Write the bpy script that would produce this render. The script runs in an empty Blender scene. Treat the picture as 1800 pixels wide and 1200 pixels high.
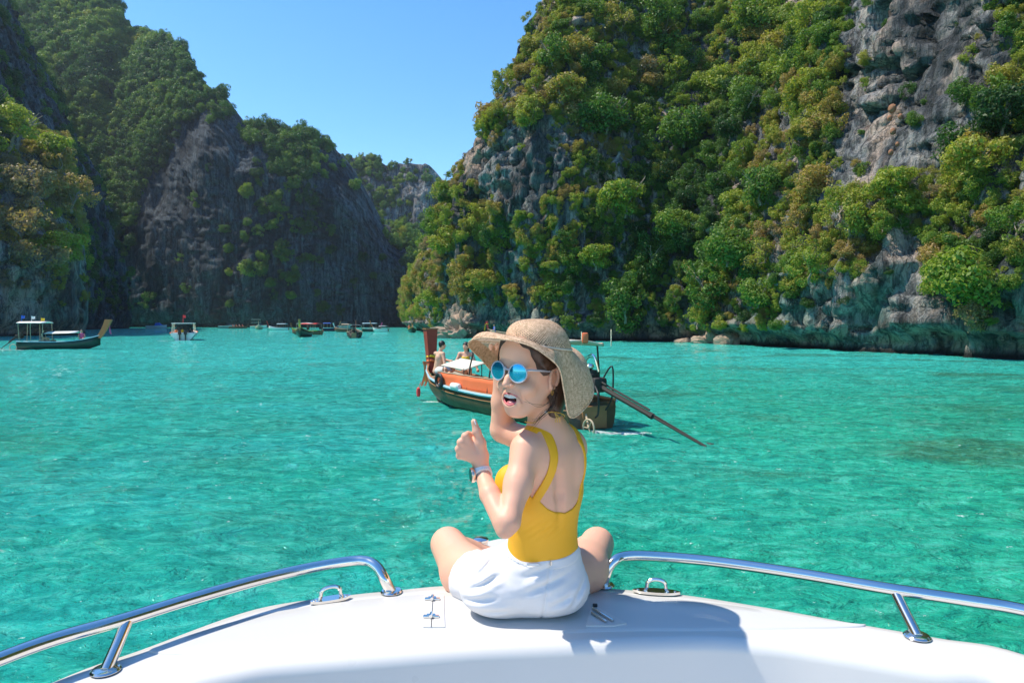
import bpy, bmesh, math, random
import numpy as np
from mathutils import Vector, Matrix
R = math.radians
random.seed(7); np.random.seed(7)
S = bpy.context.scene
COL = S.collection

# ------------------------------------------------------------------ camera, sky, sun, exposure
CAMZ = 2.2                      # eye height above the water; the deck of our boat is 0.85 m lower
F = 1200.0                      # focal length in pixels of an 1800 px wide frame
HZ = 566.0                      # pixel row of the horizon
TILT = math.atan((600 - HZ) / F)
cam = bpy.data.cameras.new('camera'); cam.lens = 24.0; cam.sensor_width = 36.0
cam.clip_start = 0.05; cam.clip_end = 6000
camo = bpy.data.objects.new('camera', cam); COL.objects.link(camo)
camo.location = (0, 0, CAMZ); camo.rotation_euler = (math.pi / 2 - TILT, 0, 0)
S.camera = camo

AZ, EL = 6.0, 59.0             # the sun stands to the left, a little beyond the boat
to_sun = Vector((-math.cos(R(EL)) * math.cos(R(AZ)), math.cos(R(EL)) * math.sin(R(AZ)), math.sin(R(EL))))
W = bpy.data.worlds.new('World'); S.world = W; W.use_nodes = True
nt = W.node_tree; nt.nodes.clear()
sky = nt.nodes.new('ShaderNodeTexSky'); sky.sky_type = 'NISHITA'; sky.sun_disc = False
sky.sun_elevation = R(EL); sky.sun_rotation = math.atan2(to_sun.x, to_sun.y)
sky.altitude = 0; sky.air_density = 1.0; sky.dust_density = 0.2; sky.ozone_density = 2.2
hs = nt.nodes.new('ShaderNodeHueSaturation'); hs.inputs['Saturation'].default_value = 1.30
bg = nt.nodes.new('ShaderNodeBackground'); bg.inputs['Strength'].default_value = 0.15
wo = nt.nodes.new('ShaderNodeOutputWorld')
nt.links.new(sky.outputs[0], hs.inputs['Color']); nt.links.new(hs.outputs[0], bg.inputs[0]); nt.links.new(bg.outputs[0], wo.inputs[0])
sl = bpy.data.lights.new('sun', 'SUN'); sl.energy = 3.6; sl.angle = R(0.53); sl.color = (1.0, 0.92, 0.78)
so = bpy.data.objects.new('sun', sl); COL.objects.link(so)
so.rotation_euler = to_sun.to_track_quat('Z', 'Y').to_euler()
vs = S.view_settings; vs.view_transform = 'Standard'; vs.look = 'None'; vs.exposure = 0.76; vs.gamma = 1.0
vs.use_curve_mapping = False
S.cycles.max_bounces = 6; S.cycles.diffuse_bounces = 3; S.cycles.glossy_bounces = 3
S.cycles.transmission_bounces = 4; S.cycles.volume_bounces = 0; S.cycles.transparent_max_bounces = 8
S.cycles.sample_clamp_indirect = 6.0
S.cycles.caustics_reflective = False; S.cycles.caustics_refractive = False
S.cycles.use_denoising = True

# ------------------------------------------------------------------ helpers
def at(px, py, Y):
    """the point at distance Y (metres ahead) that the photograph shows at pixel (px, py)"""
    u = (px - 900) / F; v = (600 - py) / F
    d = Vector((u, math.cos(TILT) + v * math.sin(TILT), -math.sin(TILT) + v * math.cos(TILT)))
    d *= Y / d.y
    return Vector((d.x, Y, CAMZ + d.z))
def at_z(px, py, z):
    u = (px - 900) / F; v = (600 - py) / F
    d = Vector((u, math.cos(TILT) + v * math.sin(TILT), -math.sin(TILT) + v * math.cos(TILT)))
    d *= (z - CAMZ) / d.z
    return Vector((d.x, d.y, z))
def project(P):
    """world points (N,3) -> pixel x, y of the 1800 px frame"""
    P = np.asarray(P); x = P[:, 0]; y = P[:, 1]; z = P[:, 2] - CAMZ
    c, s = math.cos(TILT), math.sin(TILT)
    dep = y * c - z * s; up = y * s + z * c
    dep = np.where(dep < 0.01, 0.01, dep)
    return 900 + F * x / dep, 600 - F * up / dep

def tag(o, label=None, cat=None, group=None, kind=None):
    if label: o['label'] = label
    if cat: o['category'] = cat
    if group: o['group'] = group
    if kind: o['kind'] = kind
    return o
def link_mesh(name, me, mat=None, parent=None, smooth=False):
    o = bpy.data.objects.new(name, me); COL.objects.link(o)
    if mat is not None and not me.materials: me.materials.append(mat)
    if parent is not None: o.parent = parent
    if smooth and len(me.polygons):
        me.polygons.foreach_set('use_smooth', [True] * len(me.polygons))
    return o
def empty(name, loc=(0, 0, 0), rz=0, label=None, cat=None, group=None):
    o = bpy.data.objects.new(name, None); COL.objects.link(o)
    o.empty_display_size = 0.1; o.location = loc; o.rotation_euler = (0, 0, rz)
    return tag(o, label, cat, group)
def fast_mesh(name, V, Fc):
    """V (n,3), Fc (m,k) arrays -> mesh"""
    V = np.asarray(V, np.float32); Fc = np.asarray(Fc, np.int32)
    me = bpy.data.meshes.new(name); k = Fc.shape[1]
    me.vertices.add(len(V)); me.vertices.foreach_set('co', V.ravel())
    me.loops.add(Fc.size); me.loops.foreach_set('vertex_index', Fc.ravel())
    me.polygons.add(len(Fc)); me.polygons.foreach_set('loop_start', np.arange(0, Fc.size, k, dtype=np.int32))
    me.update(calc_edges=True); me.validate()
    return me
def copy_tree(o, parent=None):
    c = o.copy(); COL.objects.link(c); c.parent = parent
    for ch in list(o.children): copy_tree(ch, c)
    return c

class MB:
    """collects simple shapes and links them as one mesh object"""
    def __init__(s): s.bm = bmesh.new()
    def box(s, c, d, rot=None, taper=1.0, bevel=0):
        m = Matrix.Translation(Vector(c)) @ ((rot if rot is not None else Matrix.Identity(3)).to_4x4())
        r = bmesh.ops.create_cube(s.bm, size=1.0)
        for v in r['verts']:
            t = taper if v.co.z > 0 else 1.0
            v.co = m @ Vector((v.co.x * d[0] * t, v.co.y * d[1] * t, v.co.z * d[2]))
        if bevel:
            es = list({e for v in r['verts'] for e in v.link_edges})
            bmesh.ops.bevel(s.bm, geom=es, offset=bevel, segments=2, affect='EDGES', profile=0.5)
        return s
    def tube(s, pts, rad, seg=8, caps=True, closed=False, up=None):
        pts = [Vector(p) for p in pts]; n = len(pts)
        if not hasattr(rad, '__len__'): rad = [rad] * n
        rings = []; prev = None
        for i, p in enumerate(pts):
            if closed: t = (pts[(i + 1) % n] - pts[i - 1]).normalized()
            else: t = (pts[min(i + 1, n - 1)] - pts[max(i - 1, 0)]).normalized()
            if prev is None:
                a = Vector((0, 0, 1)) if abs(t.z) < 0.9 else Vector((1, 0, 0))
                u = t.cross(a).normalized()
            else:
                u = (prev - t * prev.dot(t)).normalized()
            prev = u; w = t.cross(u)
            rings.append([s.bm.verts.new(p + (u * math.cos(q) + w * math.sin(q)) * rad[i])
                          for q in [2 * math.pi * k / seg for k in range(seg)]])
        m = n if closed else n - 1
        for i in range(m):
            a, b = rings[i], rings[(i + 1) % n]
            for k in range(seg):
                s.bm.faces.new((a[k], a[(k + 1) % seg], b[(k + 1) % seg], b[k]))
        if caps and not closed:
            s.bm.faces.new(rings[0][::-1]); s.bm.faces.new(rings[-1])
        return s
    def lathe(s, prof, seg=20, mat=None):
        """prof [(r, z)], turned about local z, then moved by matrix mat"""
        mat = mat if mat is not None else Matrix.Identity(4)
        rings = []
        for r, z in prof:
            if r < 1e-6: rings.append([s.bm.verts.new(mat @ Vector((0, 0, z)))])
            else: rings.append([s.bm.verts.new(mat @ Vector((r * math.cos(2 * math.pi * k / seg), r * math.sin(2 * math.pi * k / seg), z))) for k in range(seg)])
        for a, b in zip(rings, rings[1:]):
            for k in range(seg):
                k2 = (k + 1) % seg
                if len(a) == 1 and len(b) == 1: continue
                if len(a) == 1: s.bm.faces.new((a[0], b[k2], b[k]))
                elif len(b) == 1: s.bm.faces.new((a[k], a[k2], b[0]))
                else: s.bm.faces.new((a[k], a[k2], b[k2], b[k]))
        return s
    def ball(s, c, r, sub=2, rot=None):
        if not hasattr(r, '__len__'): r = (r, r, r)
        q = bmesh.ops.create_icosphere(s.bm, subdivisions=sub, radius=1.0)
        m = rot if rot is not None else Matrix.Identity(3)
        for v in q['verts']:
            v.co = Vector(c) + m @ Vector((v.co.x * r[0], v.co.y * r[1], v.co.z * r[2]))
        return s
    def prism(s, poly, h, mat=None):
        """flat outline [(x, y)] raised from z=0 to z=h, moved by mat"""
        mat = mat if mat is not None else Matrix.Identity(4)
        a = [s.bm.verts.new(mat @ Vector((x, y, 0))) for x, y in poly]
        b = [s.bm.verts.new(mat @ Vector((x, y, h))) for x, y in poly]
        n = len(a)
        s.bm.faces.new(a[::-1]); s.bm.faces.new(b)
        for i in range(n): s.bm.faces.new((a[i], a[(i + 1) % n], b[(i + 1) % n], b[i]))
        return s
    def grid(s, rows, closed=False):
        """rows of points -> quad sheet"""
        vs_ = [[s.bm.verts.new(Vector(p)) for p in r] for r in rows]
        for a, b in zip(vs_, vs_[1:]):
            m = len(a) if closed else len(a) - 1
            for k in range(m):
                k2 = (k + 1) % len(a)
                s.bm.faces.new((a[k], a[k2], b[k2], b[k]))
        return s
    def build(s, name, mat, parent=None, smooth=True, angle=35):
        me = bpy.data.meshes.new(name)
        bmesh.ops.recalc_face_normals(s.bm, faces=s.bm.faces)
        s.bm.to_mesh(me); s.bm.free()
        o = link_mesh(name, me, mat, parent)
        if smooth:
            me.polygons.foreach_set('use_smooth', [True] * len(me.polygons))
            try: me.set_sharp_from_angle(angle=R(angle))
            except Exception: pass
        return o

def spline(pts, n, closed=False):
    """Catmull-Rom through control tuples, n samples per span"""
    P = np.array([list(p) for p in pts], float); m = len(P); out = []
    rng = range(m) if closed else range(m - 1)
    for i in rng:
        if closed: p0, p1, p2, p3 = P[i - 1], P[i], P[(i + 1) % m], P[(i + 2) % m]
        else: p0, p1, p2, p3 = P[max(i - 1, 0)], P[i], P[i + 1], P[min(i + 2, m - 1)]
        for k in range(n):
            t = k / n
            out.append(0.5 * ((2 * p1) + (-p0 + p2) * t + (2 * p0 - 5 * p1 + 4 * p2 - p3) * t * t + (-p0 + 3 * p1 - 3 * p2 + p3) * t ** 3))
    if not closed: out.append(P[-1])
    return np.array(out)

# ------------------------------------------------------------------ noise for geometry
def _h(ix, iy, iz, seed):
    n = (ix.astype(np.uint32) * np.uint32(374761393) + iy.astype(np.uint32) * np.uint32(668265263)
         + iz.astype(np.uint32) * np.uint32(2147483647) + np.uint32(seed * 1274126177 & 0xffffffff))
    n = (n ^ (n >> np.uint32(13))) * np.uint32(1274126177)
    n = n ^ (n >> np.uint32(16))
    return (n & np.uint32(0xffffff)).astype(np.float32) / np.float32(0x7fffff) - 1.0
def vnoise(P, seed=0):
    P = np.asarray(P, np.float32); i = np.floor(P).astype(np.int64); f = P - i; f = f * f * f * (f * (f * 6 - 15) + 10)
    r = 0
    for dx in (0, 1):
        wx = f[..., 0] if dx else 1 - f[..., 0]
        for dy in (0, 1):
            wy = f[..., 1] if dy else 1 - f[..., 1]
            for dz in (0, 1):
                wz = f[..., 2] if dz else 1 - f[..., 2]
                r = r + wx * wy * wz * _h(i[..., 0] + dx, i[..., 1] + dy, i[..., 2] + dz, seed)
    return r
def fbm(P, octv=4, gain=0.5, seed=0, ridge=False):
    P = np.asarray(P, np.float32); a = 1.0; s = 0; t = 0
    for k in range(octv):
        n = vnoise(P, seed + k * 17)
        if ridge: n = 1 - 2 * np.abs(n)
        s = s + a * n; t += a; a *= gain; P = P * 2.03 + 11.7
    return s / t

# ------------------------------------------------------------------ node helpers
def newmat(name):
    m = bpy.data.materials.new(name); m.use_nodes = True
    n = m.node_tree; n.nodes.clear()
    out = n.nodes.new('ShaderNodeOutputMaterial'); b = n.nodes.new('ShaderNodeBsdfPrincipled')
    n.links.new(b.outputs[0], out.inputs[0])
    return m, n, b, out
def nd(n, t, **kw):
    x = n.nodes.new(t)
    for k, v in kw.items():
        if k.startswith('i_'): x.inputs[k[2:].replace('_', ' ')].default_value = v
        else: setattr(x, k, v)
    return x
def ramp(n, stops, fac=None, interp='LINEAR'):
    r = n.nodes.new('ShaderNodeValToRGB'); r.color_ramp.interpolation = interp
    e = r.color_ramp.elements
    while len(e) < len(stops): e.new(0.5)
    for el, (p, c) in zip(e, stops): el.position = p; el.color = (c[0], c[1], c[2], 1) if len(c) == 3 else c
    if fac is not None: n.links.new(fac, r.inputs[0])
    return r
def mixc(n, a, b, fac, mode='MIX'):
    m = n.nodes.new('ShaderNodeMix'); m.data_type = 'RGBA'; m.blend_type = mode
    for sock, v in ((m.inputs[0], fac), (m.inputs[6], a), (m.inputs[7], b)):
        if hasattr(v, 'is_linked') or isinstance(v, bpy.types.NodeSocket): n.links.new(v, sock)
        elif isinstance(v, (int, float)): sock.default_value = v
        else: sock.default_value = (v[0], v[1], v[2], 1)
    return m.outputs[2]
def math_(n, op, a, b=None, c=None, clamp=False):
    m = n.nodes.new('ShaderNodeMath'); m.operation = op; m.use_clamp = clamp
    for k, v in enumerate((a, b, c)):
        if v is None: continue
        if isinstance(v, (int, float)): m.inputs[k].default_value = v
        else: n.links.new(v, m.inputs[k])
    return m.outputs[0]
def noise(n, vec, scale, detail=4, rough=0.5, dist=0.0):
    x = n.nodes.new('ShaderNodeTexNoise'); x.inputs['Scale'].default_value = scale
    x.inputs['Detail'].default_value = detail; x.inputs['Roughness'].default_value = rough; x.inputs['Distortion'].default_value = dist
    if vec is not None: n.links.new(vec, x.inputs['Vector'])
    return x.outputs['Fac']
def coords(n, kind='Object', scale=(1, 1, 1), rot=(0, 0, 0)):
    t = n.nodes.new('ShaderNodeTexCoord'); m = n.nodes.new('ShaderNodeMapping')
    m.inputs['Scale'].default_value = scale; m.inputs['Rotation'].default_value = rot
    n.links.new(t.outputs[kind], m.inputs['Vector']); return m.outputs[0]
def bump(n, b, h, strength=0.3, dist=0.01, prev=None):
    x = n.nodes.new('ShaderNodeBump'); x.inputs['Strength'].default_value = strength; x.inputs['Distance'].default_value = dist
    n.links.new(h, x.inputs['Height'])
    if prev is not None: n.links.new(prev, x.inputs['Normal'])
    if b is not None: n.links.new(x.outputs[0], b.inputs['Normal'])
    return x.outputs[0]
def simple(name, col, rough=0.5, metal=0.0, spec=0.5, var=0.12, vscale=6.0, bmp=0.0, sss=0.0):
    """a paint / cloth / plastic with slight uneven tone and relief"""
    m, n, b, out = newmat(name)
    v = coords(n)
    f = noise(n, v, vscale, 5, 0.6)
    c = mixc(n, [x * (1 - var) for x in col], [min(1, x * (1 + var)) for x in col], f)
    n.links.new(c, b.inputs['Base Color'])
    b.inputs['Roughness'].default_value = rough; b.inputs['Metallic'].default_value = metal
    b.inputs['Specular IOR Level'].default_value = spec
    if bmp: bump(n, b, noise(n, v, vscale * 6, 3), bmp, 0.01)
    if sss: b.inputs['Subsurface Weight'].default_value = sss; b.inputs['Subsurface Radius'].default_value = (0.02, 0.008, 0.004); b.inputs['Subsurface Scale'].default_value = 0.5
    return m
# ------------------------------------------------------------------ the sea
def water_material():
    m, n, b, out = newmat('sea_water')
    t = n.nodes.new('ShaderNodeNewGeometry'); pos = t.outputs['Position']
    def mp(scale, rot=0.0):
        x = n.nodes.new('ShaderNodeMapping'); x.inputs['Scale'].default_value = scale; x.inputs['Rotation'].default_value = (0, 0, rot)
        n.links.new(pos, x.inputs['Vector']); return x.outputs[0]
    # depth and seabed tones: pale turquoise over sand, deeper green over coral and grass
    sep = n.nodes.new('ShaderNodeSeparateXYZ'); n.links.new(pos, sep.inputs[0])
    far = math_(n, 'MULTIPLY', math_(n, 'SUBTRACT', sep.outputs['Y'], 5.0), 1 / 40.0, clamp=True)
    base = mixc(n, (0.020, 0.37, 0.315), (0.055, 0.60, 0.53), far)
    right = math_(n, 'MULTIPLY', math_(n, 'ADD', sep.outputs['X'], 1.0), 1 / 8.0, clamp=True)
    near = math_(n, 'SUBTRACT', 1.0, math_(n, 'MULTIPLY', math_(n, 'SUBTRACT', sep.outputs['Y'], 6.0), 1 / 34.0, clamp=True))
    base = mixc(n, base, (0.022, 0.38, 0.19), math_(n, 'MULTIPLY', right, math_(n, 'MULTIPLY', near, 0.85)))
    lo = ramp(n, [(0.42, (0, 0, 0)), (0.60, (1, 1, 1))], noise(n, mp((0.11, 0.20, 1)), 1.0, 3, 0.5, 0.4)).outputs[0]
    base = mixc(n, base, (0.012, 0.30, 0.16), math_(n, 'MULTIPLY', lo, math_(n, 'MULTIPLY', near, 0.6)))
    p1 = noise(n, mp((0.16, 0.28, 1)), 1.0, 5, 0.6, 0.6)
    patch = ramp(n, [(0.50, (0, 0, 0)), (0.66, (1, 1, 1))], p1).outputs[0]
    pm = math_(n, 'MULTIPLY', patch, math_(n, 'ADD', math_(n, 'MULTIPLY', right, 0.5), 0.30))
    base = mixc(n, base, (0.045, 0.150, 0.070), pm)
    p3 = noise(n, mp((1.9, 3.6, 1)), 1.0, 6, 0.72, 1.2)
    base = mixc(n, base, (0.13, 0.62, 0.50), math_(n, 'MULTIPLY', ramp(n, [(0.50, (0, 0, 0)), (0.66, (1, 1, 1))], p3).outputs[0], 0.45))  # pale web: caustic light painted into the water colour
    base = mixc(n, base, (0.004, 0.17, 0.15), math_(n, 'MULTIPLY', ramp(n, [(0.34, (1, 1, 1)), (0.52, (0, 0, 0))], p3).outputs[0], 0.65))  # dark reflecting ripple facets, painted in as colour
    fn = noise(n, mp((5.0, 5.0, 1)), 1.0, 5, 0.7)
    for (x, y, rx, ry) in ((-40.5, 54.4, 2.6, .45), (-39.5, 79.6, 2.6, 1.3), (2.1, 13.35, .8, .22), (-2.2, 19.0, .5, .4)):      # broken water behind the moving boats
        dx = math_(n, 'MULTIPLY', math_(n, 'SUBTRACT', sep.outputs['X'], x), 1 / rx); dy = math_(n, 'MULTIPLY', math_(n, 'SUBTRACT', sep.outputs['Y'], y), 1 / ry)
        q = math_(n, 'SUBTRACT', 1.0, math_(n, 'ADD', math_(n, 'MULTIPLY', dx, dx), math_(n, 'MULTIPLY', dy, dy)), clamp=True)
        q = math_(n, 'MULTIPLY', math_(n, 'SUBTRACT', math_(n, 'ADD', math_(n, 'MULTIPLY', q, .5), fn), 0.66), 8.0, clamp=True)
        base = mixc(n, base, (0.70, 0.80, 0.78), q)
    n.links.new(base, b.inputs['Base Color'])
    b.inputs['Roughness'].default_value = 0.035
    b.inputs['IOR'].default_value = 1.33
    b.inputs['Specular IOR Level'].default_value = 0.42
    # ripples finer than the mesh
    r1 = noise(n, mp((1.6, 3.4, 1), 0.25), 1.0, 6, 0.62, 0.5)
    r2 = noise(n, mp((6.0, 10.0, 1), -0.4), 1.0, 4, 0.6, 0.7)
    h = math_(n, 'ADD', r1, math_(n, 'MULTIPLY', r2, 0.30))
    bump(n, b, h, 1.0, 0.24)
    return m
def waves(X, Y, r):
    P = np.stack([X, Y, np.zeros_like(X)], -1)
    fade = np.clip(1.0 - (r - 60) / 200, 0.25, 1)
    z = 0.055 * fbm(P * np.array([0.35, 0.6, 1]), 2, seed=3)
    def crest(sc, seed, rot):
        c, s = math.cos(rot), math.sin(rot)
        Q = np.stack([(X * c - Y * s) * sc[0], (X * s + Y * c) * sc[1], np.zeros_like(X)], -1)
        Q = Q + 0.35 * np.stack([vnoise(Q * 1.3, seed + 50), vnoise(Q * 1.3 + 9, seed + 51), 0 * X], -1)
        return fbm(Q, 3, 0.55, seed=seed, ridge=True)
    z = z + 0.044 * crest((0.55, 1.1), 5, 0.3) + 0.032 * crest((1.5, 2.8), 23, -0.35) * np.clip(1.2 - r / 70, 0.0, 1)
    return z * fade
def build_water():
    ang = np.concatenate([np.linspace(-44, 44, 700), np.linspace(44, 316, 60)[1:-1]])
    rr = [0.0, 1.2]; q = 1.5
    while q < 420: rr.append(q); q *= 1.0115
    rr += [600, 1000, 2000, 4500]
    rr = np.array(rr); A, Rr = np.meshgrid(np.radians(ang), rr)
    X = np.sin(A) * Rr; Y = np.cos(A) * Rr
    Z = waves(X, Y, Rr) * (Rr < 430)
    V = np.stack([X, Y, Z], -1).reshape(-1, 3)
    nr, na = X.shape
    i = np.arange(1, nr - 1)[:, None] * na; j = np.arange(na)[None, :]; j2 = (j + 1) % na
    Fc = np.stack([i + j, i + na + j, i + na + j2, i + j2], -1).reshape(-1, 4)
    o = link_mesh('water', fast_mesh('water', V, Fc), water_material(), smooth=True)
    tag(o, kind='structure')
    sb = MB().grid([[(-4500, -4500, -9), (4500, -4500, -9)], [(-4500, 4500, -9), (4500, 4500, -9)]]).build('ground', simple('sand', (0.5, 0.45, 0.33), 0.9), smooth=False)
    tag(sb, kind='structure')
build_water()
# ------------------------------------------------------------------ limestone cliffs
def rock_material(name='limestone', shade_mul=1.0):
    m, n, b, out = newmat(name)
    t = n.nodes.new('ShaderNodeNewGeometry'); pos = t.outputs['Position']
    sep = n.nodes.new('ShaderNodeSeparateXYZ'); n.links.new(pos, sep.inputs[0])
    def mp(scale, rot=(0, 0, 0)):
        x = n.nodes.new('ShaderNodeMapping'); x.inputs['Scale'].default_value = scale; x.inputs['Rotation'].default_value = rot
        n.links.new(pos, x.inputs['Vector']); return x.outputs[0]
    streak = noise(n, mp((0.9, 0.9, 0.09)), 1.0, 6, 0.62, 0.4)
    broad = noise(n, mp((0.10, 0.10, 0.035)), 1.0, 4, 0.6, 0.5)
    fine = noise(n, mp((3.0, 3.0, 1.1)), 1.0, 6, 0.7)
    c = ramp(n, [(0.35, (0.035, 0.042, 0.050)), (0.44, (0.16, 0.172, 0.185)), (0.53, (0.36, 0.37, 0.375)), (0.68, (0.62, 0.57, 0.50))], streak).outputs[0]
    c = mixc(n, c, (0.05, 0.06, 0.07), math_(n, 'MULTIPLY', ramp(n, [(0.40, (1, 1, 1)), (0.54, (0, 0, 0))], broad).outputs[0], 0.8))
    pale = ramp(n, [(0.56, (0, 0, 0)), (0.64, (1, 1, 1))], noise(n, mp((0.22, 0.22, 0.07)), 1.0, 4, 0.55, 0.3)).outputs[0]
    c = mixc(n, c, (0.68, 0.52, 0.42), math_(n, 'MULTIPLY', pale, 0.8 if shade_mul == 1.0 else 0.25))
    c = mixc(n, c, (0.30, 0.14, 0.06), math_(n, 'MULTIPLY', ramp(n, [(0.62, (0, 0, 0)), (0.72, (1, 1, 1))], noise(n, mp((0.5, 0.5, 0.2)), 1.0, 3)).outputs[0], 0.45 if shade_mul == 1.0 else 0.15))
    # wet algae tone near the sea, pale scoured band just over the water
    zz = sep.outputs['Z']
    teal = math_(n, 'MULTIPLY', ramp(n, [(0.05, (0, 0, 0)), (0.18, (1, 1, 1)), (0.42, (0.7, 0.7, 0.7)), (0.9, (0, 0, 0))], math_(n, 'MULTIPLY', zz, 0.07)).outputs[0],
                 ramp(n, [(0.46, (0, 0, 0)), (0.64, (1, 1, 1))], noise(n, mp((0.12, 0.12, 0.10)), 1.0, 3)).outputs[0])
    c = mixc(n, c, (0.13, 0.34, 0.27), math_(n, 'MULTIPLY', teal, 0.5))
    band = math_(n, 'MULTIPLY', ramp(n, [(0.05, (0, 0, 0)), (0.12, (1, 1, 1)), (0.30, (0.6, 0.6, 0.6)), (0.45, (0, 0, 0))], math_(n, 'MULTIPLY', zz, 0.16)).outputs[0],
                 ramp(n, [(0.42, (0, 0, 0)), (0.56, (1, 1, 1))], noise(n, mp((0.6, 0.6, 0.5)), 1.0, 4, 0.6)).outputs[0])
    c = mixc(n, c, (0.58, 0.42, 0.32), math_(n, 'MULTIPLY', band, 0.85))
    c = mixc(n, c, (0.018, 0.02, 0.018), ramp(n, [(0.02, (1, 1, 1)), (0.06, (0, 0, 0))], math_(n, 'MULTIPLY', zz, 0.1)).outputs[0])
    c = mixc(n, c, mixc(n, (0.45, 0.45, 0.45), (1, 1, 1), fine), 0.6, 'MULTIPLY')
    for sc_, w_ in (((0.45, 0.45, 0.09), .75), ((1.2, 1.2, 0.35), .6)):          # joints filled with dark humus and lichen
        q = noise(n, mp(sc_), 1.0, 5, 0.6, 0.3)
        q = ramp(n, [(0.0, (1, 1, 1)), (0.035, (0, 0, 0))], math_(n, 'ABSOLUTE', math_(n, 'SUBTRACT', q, 0.5))).outputs[0]
        c = mixc(n, c, (0.02, 0.024, 0.026), math_(n, 'MULTIPLY', q, w_))
    c = mixc(n, c, (shade_mul * .70, shade_mul * .92, shade_mul * 1.12) if shade_mul < 1 else (1, 1, 1), 1.0, 'MULTIPLY')  # paints shade in: darkens and blues the copy for the shaded walls
    n.links.new(c, b.inputs['Base Color']); b.inputs['Roughness'].default_value = 0.85
    b.inputs['Specular IOR Level'].default_value = 0.25
    v = n.nodes.new('ShaderNodeTexVoronoi'); v.feature = 'DISTANCE_TO_EDGE'; v.inputs['Scale'].default_value = 1.0
    jit = nd(n, 'ShaderNodeVectorMath', operation='ADD'); n.links.new(mp((0.9, 0.9, 0.35)), jit.inputs[0]); nn = n.nodes.new('ShaderNodeTexNoise'); nn.inputs['Scale'].default_value = 0.7; nn.inputs['Detail'].default_value = 5; n.links.new(pos, nn.inputs['Vector']); n.links.new(nn.outputs['Color'], jit.inputs[1]); n.links.new(jit.outputs[0], v.inputs['Vector'])
    crack = ramp(n, [(0.0, (0, 0, 0)), (0.10, (1, 1, 1))], v.outputs['Distance']).outputs[0]
    h = math_(n, 'ADD', math_(n, 'MULTIPLY', streak, 2.4), math_(n, 'ADD', math_(n, 'MULTIPLY', fine, 1.3), math_(n, 'MULTIPLY', crack, 0.25)))
    bump(n, b, h, 1.0, 0.40)
    return m
ROCK = rock_material()
SHADE_ROCK = rock_material('shaded_limestone', 0.40)      # same limestone, with the walls' shade painted into its colour

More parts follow.
